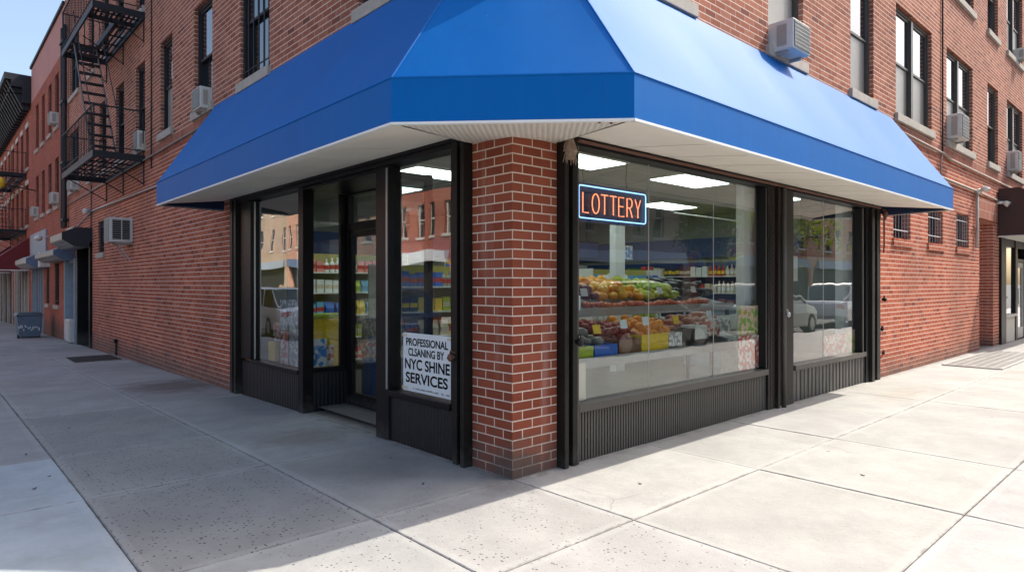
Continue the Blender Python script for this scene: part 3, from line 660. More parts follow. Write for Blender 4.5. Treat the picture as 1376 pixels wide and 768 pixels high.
# ------------------------------------------------------------------ display storefront (right wall)
sg = thing('display_storefront', 'brown framed display windows under the sunlit side of the awning', 'storefront', (3.9, 0.1, 0))
f = MB()
f.box(0.62, -0.06, 2.535, 7.30, 0.09, 2.59); f.box(0.50, -0.075, 2.585, 7.40, -0.061, 2.625)
f.box(0.642, -0.045, 0.0, 0.676, 0.08, 2.534); f.box(3.865, -0.03, 0.47, 3.90, 0.08, 2.534); f.box(3.90, -0.045, -0.02, 3.945, 0.08, 2.534)
f.box(4.545, -0.02, 0.0, 4.60, 0.08, 2.534); f.box(6.80, -0.03, 0.45, 6.86, 0.08, 2.534); f.box(6.93, -0.045, -0.02, 7.05, 0.08, 2.534)
f.build('frame', M['black'], sg, bevel=0.003)
f = MB(); f.box(0.677, -0.052, 0.405, 3.899, 0.09, 0.468); f.box(4.601, -0.052, 0.385, 6.929, 0.09, 0.447); f.box(3.902, -0.055, 2.48, 3.904, -0.046, 2.5)
f.box(0.642, -0.062, 0.0, 0.662, -0.046, 2.53); f.box(3.868, -0.04, 0.47, 3.88, -0.031, 2.53); f.box(6.803, -0.045, 0.45, 6.83, -0.031, 2.53)
f.build('sill_trim', M['bronze_l'], sg, bevel=0.003)
f = MB(); f.box(0.62, -0.1, 2.555, 7.40, -0.076, 2.575); f.build('gate_track', M['rust'], sg)
cm = MB()   # ribbed kick panels, real ribs
def ribs(a, b, z0, z1, p):
    n = int((b-a)/p)
    prof = []
    for i in range(n):
        x = a+(b-a)*i/n; w = (b-a)/n
        prof += [(x, -0.02), (x+w*0.55, -0.02), (x+w*0.6, -0.008), (x+w*0.95, -0.008)]
    prof.append((b, -0.02))
    for q in range(len(prof)-1):
        (x0, y0), (x1, y1) = prof[q], prof[q+1]
        cm.face([(x0, y0, z0), (x1, y1, z0), (x1, y1, z1), (x0, y0, z1)])
ribs(0.677, 3.899, -0.03, 0.404, 0.036)
cm.build('kick_panel', M['bronze'], sg)
cm = MB(); ribs(4.601, 6.929, -0.03, 0.384, 0.11)
t = NT('scuffed_bronze'); p = t.pos(); mp = t.n('ShaderNodeMapping'); mp.inputs['Scale'].default_value = (9, 9, 0.7); t.l(p, mp.inputs[0])
cc = t.mix(t.ramp(t.noise(mp.outputs[0], 1.3, 5, 0.7), [(0.4, (0, 0, 0)), (0.75, (1, 1, 1))]), (0.07, 0.066, 0.058), (0.17, 0.16, 0.145)); t.bsdf(cc, 0.5, 0.2)
cm.build('kick_panel', t.m, sg)
for (a, b) in ((0.678, 1.717), (1.721, 2.844), (2.848, 3.864)): MB().box(a, 0.030, 0.469, b, 0.036, 2.533).build('glass_pane', M['glass'], sg)
for (a, b) in ((4.601, 5.60), (5.604, 6.799)): MB().box(a, 0.030, 0.448, b, 0.036, 2.533).build('glass_pane', M['glass'], sg)
f = MB()
for x in (1.719, 2.846): f.box(x-0.004, 0.0265, 0.47, x+0.004, 0.0295, 2.53)
for x in (5.602,): f.box(x-0.004, 0.0265, 0.45, x+0.004, 0.0295, 2.53)
islands(f, 'glass_joint', M['grey_al'], sg)
rail(sg, RF, 0.474, 0.640, 2.60, 1); rail(sg, RF, 7.06, 7.44, 2.60, 1)
r_ = MB(); r_.box(3.946, -0.05, -0.02, 4.02, 0.05, 2.55); r_.box(4.07, -0.085, -0.02, 4.11, 0.05, 2.56); r_.box(4.11, -0.02, -0.02, 4.33, 0.06, 2.56); r_.box(4.33, -0.055, -0.02, 4.53, 0.04, 2.56); r_.build('gate_rail', M['gatemetal'], sg, bevel=0.004)
r_ = MB(); r_.tube([(4.20, -0.09, -0.02), (4.20, -0.09, 2.56)], 0.026, 10); r_.build('gate_pole', M['bronze_l'], sg, smooth=True)
def chain(pts, name='chain', lbl=None):
    c = MB(); a, b = Vector(pts[0]), Vector(pts[1]); n = int((b-a).length/0.032)
    for i in range(n):
        p = a+(b-a)*(i+0.5)/n; hor = Vector((1, 0, 0)) if i % 2 else Vector((0, 1, 0)); q = []
        for k2 in range(8):
            an = 2*math.pi*k2/8; q.append(p+hor*0.009*math.cos(an)+Vector((0, 0, 1))*0.019*math.sin(an))
        q.append(q[0]); c.tube(q, 0.0032, 4, cap=False)
    return c
chain([(4.045, -0.04, 0.0), (4.045, -0.04, 2.55)]).build('chain', M['rust'], sg)
for (x, z, lb) in ((4.22, 1.08, 'steel padlock hanging on the gate pole between the two display windows'), (0.60, 0.98, 'small dark padlock on the gate rail at the left edge of the large display window'), (7.44, 1.2, 'dark knob on the gate rail beside the sunlit brick wall')):
    lk = MB(); lk.ball((x, -0.13, z), 0.032, 0.026, 0.034); lk.tube([(x, -0.09, z), (x, -0.14, z+0.01)], 0.02, 8); lk.tube([(x-0.02, -0.12, z+0.02), (x-0.01, -0.12, z+0.06), (x+0.015, -0.12, z+0.055), (x+0.02, -0.12, z+0.02)], 0.006, 6)
    tag(lk.build('padlock', M['grey_al'] if x == 4.22 else M['gatemetal'], smooth=True), lb, 'padlock')
tz = MB(); tz.tube([(0.50, -0.10, 2.60), (0.50, -0.12, 2.53), (0.505, -0.12, 2.46), (0.50, -0.12, 2.40)], [0.02, 0.03, 0.052, 0.03], 9)
for i in range(60):
    a = random.uniform(0, 6.28); r0 = random.uniform(0.01, 0.045); z = random.uniform(2.42, 2.56)
    tz.tube([(0.5+r0*math.cos(a), -0.12+r0*math.sin(a), z), (0.5+1.5*r0*math.cos(a), -0.12+1.5*r0*math.sin(a), z-random.uniform(0.04, 0.08))], 0.004, 4)
tag(tz.build('rope_tassel', M['rope']), 'frayed rope tassel hanging at the top of the brick pillar under the awning', 'tassel')
tz = MB(); tz.tube([(7.50, -0.09, 2.56), (7.50, -0.12, 2.50), (7.50, -0.11, 2.40)], [0.02, 0.035, 0.02], 8); tz.tube([(7.50, -0.1, 2.42), (7.505, -0.1, 2.0), (7.50, -0.09, 1.9)], 0.012, 6)
tag(tz.build('gate_chain', M['rust']), 'rusty chain hanging from the end of the roll gate over the sunlit bricks', 'chain')

# ------------------------------------------------------------------ the blue awning
aw = thing('blue_awning', 'large blue vinyl awning wrapping the building corner with a chamfered front', 'awning', (-0.3, -0.3, 2.49))
ZB, ZC, ZK = 2.49, 2.785, 4.06
Lo, Li, Lk = (-0.885, 6.10), (-0.01, 6.10), (-0.01, 6.47)
A_, B_ = (-0.93, 0.16), (0.16, -0.98)
Ro, Ri, Rk = (7.62, -0.955), (7.70, -0.01), (8.09, -0.01)
T1, T2 = (-0.01, 0.40), (0.40, -0.01)
def z3(p, z): return (p[0], p[1], z)
a = MB()
def strip(p, q, z0, z1, n=1):
    a.face([z3(p, z0), z3(q, z0), z3(q, z1), z3(p, z1)])
def sag(p0, p1, p2, p3, nu, nv, d):   # cloth panel, slightly dished between its frame bars
    nrm = (Vector(p1)-Vector(p0)).cross(Vector(p3)-Vector(p0)).normalized(); b = len(a.v)
    for j in range(nv+1):
        for i in range(nu+1):
            u, v = i/nu, j/nv
            p = Vector(p0)*(1-u)*(1-v)+Vector(p1)*u*(1-v)+Vector(p2)*u*v+Vector(p3)*(1-u)*v
            w = math.sin(math.pi*v)*(0.35+0.65*abs(math.sin(math.pi*u*max(1, round(nu/6)))))
            if i in (0, nu): w = 0
            a.v.append(tuple(p-nrm*d*w))
    for j in range(nv):
        for i in range(nu):
            a.f.append((b+j*(nu+1)+i, b+j*(nu+1)+i+1, b+(j+1)*(nu+1)+i+1, b+(j+1)*(nu+1)+i)); a.m.append(0)
sag(z3(Lo, ZC), z3(A_, ZC), z3(T1, ZK), z3(Lk, ZK), 24, 8, 0.028)
sag(z3(A_, ZC), z3(B_, ZC), z3(T2, ZK), z3(T1, ZK), 12, 8, 0.010)
sag(z3(B_, ZC), z3(Ro, ZC), z3(Rk, ZK), z3(T2, ZK), 30, 8, 0.028)
a.face([z3(Lo, ZC), z3(Lk, ZK), z3(Li, ZC)]); a.face([z3(Ro, ZC), z3(Rk, ZK), z3(Ri, ZC)])
a.build('canopy', M['awning'], aw, smooth=False)
for p in aw.children:
    for q in p.data.polygons: q.use_smooth = True
    p.data.set_sharp_from_angle(angle=R(20))
a = MB()
for p, q in ((Lo, A_), (A_, B_), (B_, Ro), (Lo, Li), (Ro, Ri)):
    d = Vector((q[0]-p[0], q[1]-p[1], 0)).normalized(); n = Vector((0, 0, 1)).cross(d)*0.004
    a.hexa([z3(p, ZB), z3(q, ZB), (q[0]+n.x, q[1]+n.y, ZB), (p[0]+n.x, p[1]+n.y, ZB)], [z3(p, ZC), z3(q, ZC), (q[0]+n.x, q[1]+n.y, ZC), (p[0]+n.x, p[1]+n.y, ZC)])
a.build('valance', M['awning'], aw)
a = MB(); a.tube([z3(Lo, ZC+.002), z3(A_, ZC+.002), z3(B_, ZC+.002), z3(Ro, ZC+.002)], 0.007, 6); a.tube([z3(A_, ZC), z3(T1, ZK)], 0.007, 6); a.tube([z3(B_, ZC), z3(T2, ZK)], 0.007, 6); a.build('seam_piping', M['awning'], aw)
a = MB()
for p, q in ((Lo, A_), (A_, B_), (B_, Ro)):
    d = Vector((q[0]-p[0], q[1]-p[1], 0)).normalized(); n = Vector((0, 0, 1)).cross(d)
    o1 = -0.006; i1 = 0.03
    a.hexa([(p[0]+n.x*o1, p[1]+n.y*o1, ZB-0.012), (q[0]+n.x*o1, q[1]+n.y*o1, ZB-0.012), (q[0]+n.x*i1, q[1]+n.y*i1, ZB-0.012), (p[0]+n.x*i1, p[1]+n.y*i1, ZB-0.012)],
           [(p[0]+n.x*o1, p[1]+n.y*o1, ZB+0.004), (q[0]+n.x*o1, q[1]+n.y*o1, ZB+0.004), (q[0]+n.x*i1, q[1]+n.y*i1, ZB+0.004), (p[0]+n.x*i1, p[1]+n.y*i1, ZB+0.004)])
a.build('trim', M['trimwhite'], aw)
a = MB()   # end frames seen against the wall
a.tube([z3(Lo, ZB), (-0.02, 6.10, ZB-0.01)], 0.012, 6); a.tube([(-0.43, 6.09, ZB), (-0.43, 6.09, ZC)], 0.012, 6); a.tube([z3(Ro, ZB), (7.69, -0.02, ZB-0.01)], 0.014, 6); a.tube([(7.64, -0.45, ZB), (7.64, -0.45, ZC)], 0.012, 6)
islands(a, 'frame_bar', M['grey_al'], aw)
a = MB(); a.box(-0.86, 6.06, ZB+0.006, -0.02, 6.075, ZC+.0); a.box(7.56, -0.93, ZB+0.006, 7.575, -0.02, ZC); islands(a, 'end_lining', M['awning_in'], aw)
# soffit: separate panels, slightly falling to the street
s_ = MB()
n = 9
for i in range(n):
    y0 = 0.62+(5.96-0.62)*i/n; y1 = 0.62+(5.96-0.62)*(i+1)/n-0.020
    s_.hexa([(-0.80, y0, ZB+0.012), (-0.075, y0, 2.60), (-0.075, y1, 2.60), (-0.80, y1, ZB+0.012)], [(-0.80, y0, ZB+0.02), (-0.075, y0, 2.608), (-0.075, y1, 2.608), (-0.80, y1, ZB+0.02)])
n = 11
for i in range(n):
    y0 = 0.62+(7.52-0.62)*i/n; y1 = 0.62+(7.52-0.62)*(i+1)/n-0.022
    s_.hexa([(y0, -0.87, ZB+0.012), (y1, -0.87, ZB+0.012), (y1, -0.076, 2.60), (y0, -0.076, 2.60)], [(y0, -0.87, ZB+0.02), (y1, -0.87, ZB+0.02), (y1, -0.076, 2.608), (y0, -0.076, 2.608)])
# closing strips along the outer edge and the chamfer
s_.hexa([(-0.895, 0.2, ZB+0.001), (-0.81, 0.62, ZB+0.004), (-0.81, 5.96, ZB+0.004), (-0.87, 5.96, ZB+0.001)], [(-0.895, 0.2, ZB+0.005), (-0.81, 0.62, ZB+0.008), (-0.81, 5.96, ZB+0.008), (-0.87, 5.96, ZB+0.005)])
s_.hexa([(0.2, -0.945, ZB+0.001), (7.52, -0.93, ZB+0.001), (7.52, -0.88, ZB+0.004), (0.62, -0.88, ZB+0.004)], [(0.2, -0.945, ZB+0.005), (7.52, -0.93, ZB+0.005), (7.52, -0.88, ZB+0.008), (0.62, -0.88, ZB+0.008)])
s_.face([(-0.895, 0.2, ZB+0.006), (-0.81, 0.61, ZB+0.008), (-0.02, 0.61, 2.60), (-0.02, 0.49, 2.545)]); s_.face([(0.2, -0.945, ZB+0.006), (0.61, -0.88, ZB+0.008), (0.61, -0.02, 2.60), (0.49, -0.02, 2.545)])
s_.build('soffit', M['soffit'], aw)
s_ = MB(); s_.face([(-0.895, 0.17, ZB+0.004), (0.17, -0.945, ZB+0.004), (0.49, -0.003, 2.545), (-0.003, -0.003, 2.515), (-0.003, 0.49, 2.545)]); 
so_ = s_.build('corner_soffit', M['soffit_rib'], aw)
uvd = so_.data.uv_layers[0].data
for li, lp in enumerate(so_.data.loops):
    v = so_.data.vertices[lp.vertex_index].co; uvd[li].uv = ((v.x-v.y)*0.707, 0)
sr = MB(); sr.box(-0.85, 0.3, 2.72, -0.08, 5.9, 2.73); sr.box(0.3, -0.9, 2.72, 7.5, -0.08, 2.73); islands(sr, 'inner_lining', M['awning_in'], aw)
kb = MB(); kb.ball((0.03, -0.80, 2.485), 0.014); kb.ball((0.10, -0.84, 2.482), 0.011); tag(kb.build('hook', M['rust']), 'small rusty hook under the front corner of the blue awning', 'hook')

# ------------------------------------------------------------------ air conditioners
def ac(pt, s0, s1, proj, z0, z1, label, two=False, dark=False, sup=False):
    c = pt((s0+s1)/2, 0, z0); r = thing('air_conditioner', label, 'air conditioner', c, 'window air conditioners on the brick walls')
    m = MB(); fbox(m, pt, s0, s1, -proj, 0.12, z0, z1); m.build('casing', M['white'], r, bevel=0.012)
    # front (street-facing) grille
    m = MB(); e = 0.02; fbox(m, pt, s0+e, s1-e, -proj-0.004, -proj-0.001, z0+e, z1-e)
    n = max(6, int((s1-s0)/0.03))
    for i in range(n):
        s = s0+e+(s1-s0-2*e)*(i+0.5)/n; fbox(m, pt, s-0.004, s+0.004, -proj-0.010, -proj-0.0045, z0+e, z1-e, mat=1)
    for i in range(7):
        z = z0+e+(z1-z0-2*e)*(i+0.5)/7; fbox(m, pt, s0+e, s1-e, -proj-0.013, -proj-0.0105, z-0.003, z+0.003, mat=1)
    m.build('front_grille', [M['binlid'], M['greysheet']], r)
    # near side louvres (the side facing the corner)
    m = MB(); parts = ((-proj+0.05, -proj*0.50), (-proj*0.45, -0.05)) if two else ((-proj*0.72, -proj*0.30),)
    for d0, d1 in parts:
        fbox(m, pt, s0-0.005, s0-0.001, d0, d1, z0+0.05, z1-0.05)
        for i in range(9):
            z = z0+0.05+(z1-z0-0.1)*(i+0.5)/9; fbox(m, pt, s0-0.009, s0-0.0055, d0, d1, z-0.004, z+0.004, mat=1)
    m.build('side_vent', [M['dark'] if two else M['shade'], M['greysheet']], r)
    m = MB(); fbox(m, pt, s0+0.04, s0+0.07, -proj*0.7, 0.0, z0-0.035, z0-0.001); fbox(m, pt, s1-0.07, s1-0.04, -proj*0.7, 0.0, z0-0.035, z0-0.001)
    if sup:
        for s in (s0+0.1, s1-0.1): m.tube([pt(s, -proj*0.55, z0-0.02), pt(s, -0.01, z0-0.38)], 0.012, 6)
    islands(m, 'bracket', M['greysheet'], r)
    return r
ac(RF, 4.04, 4.49, 0.27, 4.10, 4.44, 'white air conditioner in the window just above the sunlit awning slope')
ac(RF, 11.25, 11.78, 0.24, 4.20, 4.66, 'white air conditioner in the double window right of the awning end')
ac(RF, 16.46, 16.84, 0.22, 4.20, 4.68, 'white air conditioner in the last second floor window at the right edge')
ac(RF, 17.5, 17.75, 0.2, 7.17, 7.45, 'white air conditioner in the third floor window at the top right')
ac(LF, 6.70, 7.10, 0.16, 4.06, 4.38, 'small white air conditioner in the window above the left end of the awning')
ac(LF, 10.66, 10.97, 0.12, 4.05, 4.42, 'white air conditioner behind the fire escape railing')
ac(LF, 17.85, 18.35, 0.2, 4.05, 4.30, 'white air conditioner below the fire escape platform by the downpipe')
big = ac(LF, 11.62, 12.14, 0.41, 2.29, 2.79, 'large white air conditioner on brackets low on the shaded left wall', two=True, sup=True)

# ------------------------------------------------------------------ fire escapes
def fire_escape(label, loc, Y0, Y1, zl, zu, w, stair=True, group=None, stair_n=15):
    r = thing('fire_escape', label, 'fire escape', loc, group)
    def platform(z, hole):
        p = MB()
        # frame channels
        p.box(-w, Y0, z, 0.02, Y0+0.03, z+0.13); p.box(-w, Y1-0.03, z, 0.02, Y1, z+0.13); p.box(-w, Y0+0.03, z, -w+0.03, Y1-0.03, z+0.13); p.box(-0.04, Y0+0.03, z, -0.01, Y1-0.03, z+0.11)
        h0, h1 = hole if hole else (9, 9)
        n = int((w-0.08)/0.075)
        for i in range(n):
            x = -w+0.06+(w-0.1)*i/(n-1)
            segs = [(Y0+0.03, Y1-0.03)] if not (hole and x < -w*0.42) else [(Y0+0.03, h0), (h1, Y1-0.03)]
            for a_, b_ in segs:
                if b_ > a_: p.box(x-0.019, a_, z+0.085, x+0.019, b_, z+0.093)
        y = Y0+0.35
        while y < Y1-0.2:
            x0 = -w*0.42 if hole and h0 < y < h1 else -w+0.03
            p.box(x0, y, z+0.06, -0.04, y+0.035, z+0.084); y += 0.62
        if hole: p.box(-w+0.03, h0-0.03, z, -0.05, h0, z+0.084); p.box(-w*0.42-0.03, h0, z, -w*0.42, h1, z+0.12); p.box(-w+0.03, h1, z, -0.05, h1+0.03, z+0.084)
        return p.build('platform', M['blackpaint'], r)
    def railing(z):
        g_ = MB(); zt = z+0.98
        for zz_, rr in ((zt, 0.016), (z+0.22, 0.010)):
            g_.tube([(0, Y0+0.015, zz_), (-w+0.015, Y0+0.015, zz_), (-w+0.015, Y1-0.015, zz_), (0, Y1-0.015, zz_)], rr, 5)
        y = Y0
        while y < Y1: g_.tube([(-w+0.015, y+0.02, z+0.1), (-w+0.015, y+0.02, zt)], 0.0065, 4); y += 0.17
        for Y in (Y0+0.015, Y1-0.015):
            for x in (-w*0.97, -w*0.5, -0.03): g_.tube([(x, Y, z+0.1), (x, Y, zt)], 0.010, 4)
        for x in (-w*0.84, -w*0.7, -w*0.3, -w*0.16): g_.tube([(x, Y1-0.015, z+0.1), (x, Y1-0.015, zt)], 0.0075, 4)
        return g_.build('railing', M['blackpaint'], r)
    def bracket(z):
        b_ = MB()
        for Y in (Y0+0.05, (Y0+Y1)/2, Y1-0.1):
            b_.tube([(-w*0.85, Y, z), (-0.01, Y, z-0.42)], 0.012, 5); b_.tube([(-0.015, Y, z), (-0.015, Y, z-0.45)], 0.012, 5); b_.build('bracket', M['blackpaint'], r); b_ = MB()
    platform(zl, None); railing(zl); bracket(zl)
    hole = (Y0+0.65, Y1-0.75)
    platform(zu, hole); railing(zu); bracket(zu)
    if stair:
        st = MB(); y_a, z_a = Y1-1.15, zu+0.05; y_b, z_b = Y0+0.45, zl+0.13; xa, xb = -w+0.06, -w*0.42-0.04
        for x in (xa, xb):
            st.hexa([(x-0.005, y_b-0.06, z_b), (x+0.005, y_b-0.06, z_b), (x+0.005, y_b+0.06, z_b), (x-0.005, y_b+0.06, z_b)], [(x-0.005, y_a-0.06, z_a), (x+0.005, y_a-0.06, z_a), (x+0.005, y_a+0.06, z_a), (x-0.005, y_a+0.06, z_a)])
        s_o = st.build('stair', M['blackpaint'], r)
        n = 11
        for i in range(n):
            k = (i+0.7)/n; y = y_b+(y_a-y_b)*k; z = z_b+(z_a-z_b)*k
            MB().box(xa, y-0.075, z-0.012, xb, y+0.075, z+0.012).build('tread', M['blackpaint'], s_o)
        hr = MB()
        for x in (xa-0.02, xb+0.02): hr.tube([(x, y_b-0.1, z_b+0.75), (x, y_a-0.1, z_a+0.6)], 0.01, 5)
        hr.build('handrail', M['blackpaint'], s_o)
    return r
fire_escape('black iron fire escape with steep stair on the brick wall left of the blue awning', (-0.4, 12, 3.8), 10.6, 14.2, 3.80, 6.58, 0.87)
fire_escape('distant fire escape on the building with the black cornice at the left edge', (-0.5, 33, 3.5), 30.0, 36.5, 3.55, 5.9, 1.0)
dp = MB()
for y in (19.55, 19.95):
    dp.tube([(-0.09, y, 3.1), (-0.09, y, 9.1)], 0.055, 8)
for z in (3.3, 5.0, 6.8, 8.6): dp.box(-0.16, 19.42, z, -0.002, 20.08, z+0.06)
tag(dp.build('downpipe', M['blackpaint'], smooth=False), 'pair of black vertical pipes at the far end of the corner building', 'pipe')
# conduits and cables on both walls
def cable(pts, r, label, mat='copperpipe', name='cable', sm=True):
    c = MB(); c.tube(pts, r, 6); return tag(c.build(name, M[mat], smooth=sm), label, name.replace('_', ' '))
cable([(-0.025, 10.04, 3.6), (-0.02, 10.04, 10.5)], 0.012, 'thin dark cable running down between two windows on the left wall', 'blackpaint')
cable([(-0.03, 6.5, 3.86), (-0.03, 20.1, 3.76)], 0.016, 'thin conduit running along the left wall below the window sills', 'copperpipe', 'conduit')
cable([(-0.03, 6.5, 3.2), (-0.03, 15.8, 3.28), (-0.03, 18.5, 2.95)], 0.018, 'pale conduit along the left wall above the large air conditioner', 'grey_al', 'conduit')
cable([(-0.03, 15.85, 3.95), (-0.03, 15.9, 2.5)], 0.014, 'dark cable dropping to the shutter box on the left wall', 'blackpaint')
cable([(10.888, -0.02, 3.9), (10.888, -0.02, 10.5)], 0.014, 'black cable running down the sunlit wall between double windows', 'blackpaint')
cable([(10.888, -0.02, 3.9), (10.75, -0.03, 3.7), (10.70, -0.03, 2.9)], 0.012, 'thin bent cable under the belt course on the sunlit wall', 'copperpipe')
cable([(7.9, -0.03, 3.90), (11.0, -0.03, 3.87), (11.3, -0.03, 3.82), (24, -0.03, 3.78)], 0.022, 'long metal conduit under the second floor sills on the sunlit wall', 'copperpipe', 'conduit')
cable([(8.2, -0.03, 3.42), (13.3, -0.03, 3.40), (15.4, -0.03, 3.37)], 0.022, 'lower conduit from the blue awning to the brown awning', 'copperpipe', 'conduit')
cable([(13.35, -0.04, 3.36), (13.35, -0.04, 2.55), (13.30, -0.04, 2.2)], 0.03, 'vertical conduit dropping from the wall lamp beside the recessed doorway', 'stone', 'conduit')
cable([(13.1, -0.03, 2.62), (13.72, -0.03, 2.58)], 0.014, 'short rusty bracket over the doorway recess', 'rust', 'bracket')
lm = thing('wall_lamp', 'white twin flood lamp on the sunlit wall above the recessed doorway', 'lamp', (13.35, -0.1, 3.36))
MB().tube([(13.35, 0.0, 3.4), (13.35, -0.12, 3.4)], 0.05, 10).build('base', M['white'], lm, smooth=True)
for sx_ in (-0.09, 0.09):
    MB().tube([(13.35+sx_*0.4, -0.12, 3.42), (13.35+sx_*0.8, -0.17, 3.44), (13.35+sx_*1.2, -0.22, 3.42)], [0.03, 0.05, 0.055], 10).build('lamp_head', M['white'], lm, smooth=True)
lm = thing('wall_lamp', 'white flood lamp beside the top corner of the brown awning', 'lamp', (15.3, -0.15, 3.3))
MB().tube([(15.3, 0, 3.32), (15.3, -0.12, 3.32)], 0.035, 8).build('base', M['white'], lm, smooth=True); MB().tube([(15.3, -0.12, 3.32), (15.3, -0.18, 3.30), (15.3, -0.24, 3.26)], [0.03, 0.06, 0.07], 10).build('lamp_head', M['white'], lm, smooth=True)
lm = thing('wall_lamp', 'small white lamp fixed on the pale conduit of the left wall', 'lamp', (-0.1, 15.9, 3.3))
MB().tube([(0, 15.9, 3.3), (-0.1, 15.9, 3.3)], 0.04, 8).build('base', M['grey_al'], lm); MB().ball((-0.14, 15.9, 3.27), 0.075, 0.09, 0.08).build('lamp_head', M['white'], lm, smooth=True)
sp = MB(); sp.tube([(-0.03, 13.0, -0.15), (-0.03, 13.0, 0.14)], 0.02, 8); sp.ball((-0.04, 13.0, 0.17), 0.04, 0.04, 0.05)
tag(sp.build('standpipe', M['gatemetal'], smooth=True), 'small dark pipe outlet at the foot of the shaded brick wall', 'pipe')
for (x, z) in ((7.75, 0.38), (7.7, 0.75)): 
    sp = MB(); sp.ball((x, -0.012, z), 0.035, 0.02, 0.04, jit=0.2); tag(sp.build('wall_bolt', M['gatemetal']), 'dark rusted bolt in the sunlit brick wall beside the gate rail' + (', the lower one' if z < 0.5 else ', the upper one'), 'bolt')

# shutter boxes on left wall
def gatebox(label, y0, y1, z0, z1, proj, cap, mat='shutter', cm='darkcap'):
    r = thing('shutter_box', label, 'shutter box', (-proj/2, (y0+y1)/2, z0), 'roll shutter boxes along the left wall')
    prof = [(0.0, z1), (-proj*0.55, z1), (-proj, z1-(z1-z0)*0.30), (-proj, z0+(z1-z0)*0.35), (-proj*0.6, z0), (0.0, z0)]
    m = MB(); m.hexa([(x, y0+0.02, z) for x, z in prof], [(x, y1, z) for x, z in prof]); m.build('housing', M[mat], r)
    m = MB(); m.hexa([(x*1.04, y0-0.02, z) for x, z in prof], [(x*1.04, y0+0.018, z) for x, z in prof]); m.build('end_cap', M[cm], r)
gatebox('steel shutter box with black end over the dark doorway', 15.9, 18.1, 2.38, 2.86, 0.62, 1)
gatebox('steel shutter box with dull blue end over the narrow grey door', 18.35, 22.5, 2.12, 2.48, 0.5, 1, cm='bluecap')
gatebox('grey shutter box beside the red canopy in the distance', 24.2, 28.0, 2.0, 2.45, 0.55, 1, mat='greysheet', cm='bluecap')
rd = MB(); rd.box(-0.14, 18.35, -0.22, -0.02, 19.1, 0.42)
for i in range(6): rd.box(-0.165, 18.40+i*0.12, -0.16, -0.141, 18.47+i*0.12, 0.38)
tag(rd.build('radiator', M['white'], bevel=0.01), 'white ribbed radiator leaning outside the narrow grey door', 'radiator')
bp = MB(); bp.box(-0.05, 24.0, 2.5, -0.004, 28.3, 3.35); tag(bp.build('blank_signboard', M['bluegrey'], bevel=0.01), 'pale blue grey blank signboard on the wall beside the red canopy', 'signboard')
bp = MB(); bp.box(-0.3, 23.2, 2.0, -0.004, 23.6, 2.5); tag(bp.build('meter_box', M['white'], bevel=0.01), 'small white meter box on the wall between shutter boxes', 'meter box')
bp = MB(); bp.tube([(0, 23.3, 3.05), (-0.25, 23.3, 3.0)], 0.02, 6); bp.ball((-0.32, 23.3, 2.97), 0.12, 0.16, 0.1); tag(bp.build('street_door_lamp', M['white'], smooth=True), 'round white lamp above the pale signboard', 'lamp')
for i, (y, z0, z1) in enumerate(((18.4, 2.75, 3.0), (17.9, 2.9, 3.05))):
    bp = MB(); bp.box(-0.06, y, z0, -0.004, y+1.2, z1+0.05); tag(bp.build('wall_plate', M['greysheet'], bevel=0.005), ['grey metal plate on the wall behind the black ended shutter box', 'narrow grey metal plate above the black ended shutter box'][i], 'wall plate')
    break

# ------------------------------------------------------------------ neighbours along the left street
def cornice(mb, y0, y1, z, p):
    mb.box(-p, y0, z-0.25, 0.1, y1, z); mb.box(-p*0.75, y0, z-0.5, 0.1, y1, z-0.252); mb.box(-p*0.35, y0, z-1.1, 0.1, y1, z-0.502)
    y = y0+0.2
    while y < y1-0.2:
        mb.hexa([(-p*0.3, y, z-1.3), (-0.02, y, z-1.3), (-0.02, y+0.18, z-1.3), (-p*0.3, y+0.18, z-1.3)], [(-p*0.9, y, z-0.252), (-0.02, y, z-0.252), (-0.02, y+0.18, z-0.252), (-p*0.9, y+0.18, z-0.252)]); y += 0.62
b2 = thing('brick_rowhouse', 'red brick building with plain pink stucco parapet between the pipes and the black cornice', 'building', (5, 24, -0.3))
w2 = [(21.38, 22.16), (22.95, 23.7), (24.6, 25.38), (26.2, 27.05)]
o2 = [(a_, b_, 6.5, 8.2) for a_, b_ in w2]+[(a_, b_, 3.95, 5.5) for a_, b_ in w2]
g2 = [(21.3, 22.2, 0.75, 2.1), (23.5, 24.2, 0.75, 2.1)]; s2 = (24.9, 28.2, -1, 2.2)
m = MB(); wall(m, LF, 20.203, 28.4, -1, 8.6, o2+g2+[s2], 0.12, 0); wall(m, LF, 20.203, 28.4, 8.6, 9.95, [], mat=1)
m.face([(0, 20.203, 9.95), (14, 20.203, 9.95), (14, 28.4, 9.95), (0, 28.4, 9.95)], 1); m.face([(0, 28.4, 8), (14, 28.4, 8), (14, 28.4, 9.95), (0, 28.4, 9.95)], 1)
m.build('wall', [M['brick2'], M['stucco']], b2); MB().box(-0.06, 20.25, 9.953, 0.2, 28.4, 10.05).build('coping', M['blackpaint'], b2)
for a_, b_, c_, d_ in o2: window(LF, a_, b_, c_, d_, b2, fm='blackpaint')
for a_, b_, c_, d_ in g2: window(LF, a_, b_, c_, d_, b2, fm='blackpaint', bars=True)
m = MB(); m.box(0.10, 24.9, -1, 0.14, 28.2, 2.2); so2 = m.build('shopfront', M['dark'], b2)
m = MB()
for y in (24.9, 25.5, 26.1, 26.9, 27.5, 28.1): m.box(-0.01, y, -1, 0.11, y+0.10, 2.2)
m.build('frame', M['bluegrey'], so2)
for y, z0 in ((21.4, 4.0), (26.3, 3.97)): ac(LF, y, y+0.45, 0.2, z0, z0+0.34, 'white air conditioner low on the pink parapet building, the one ' + ('nearer the black pipes' if y < 22 else 'farther from the black pipes'))
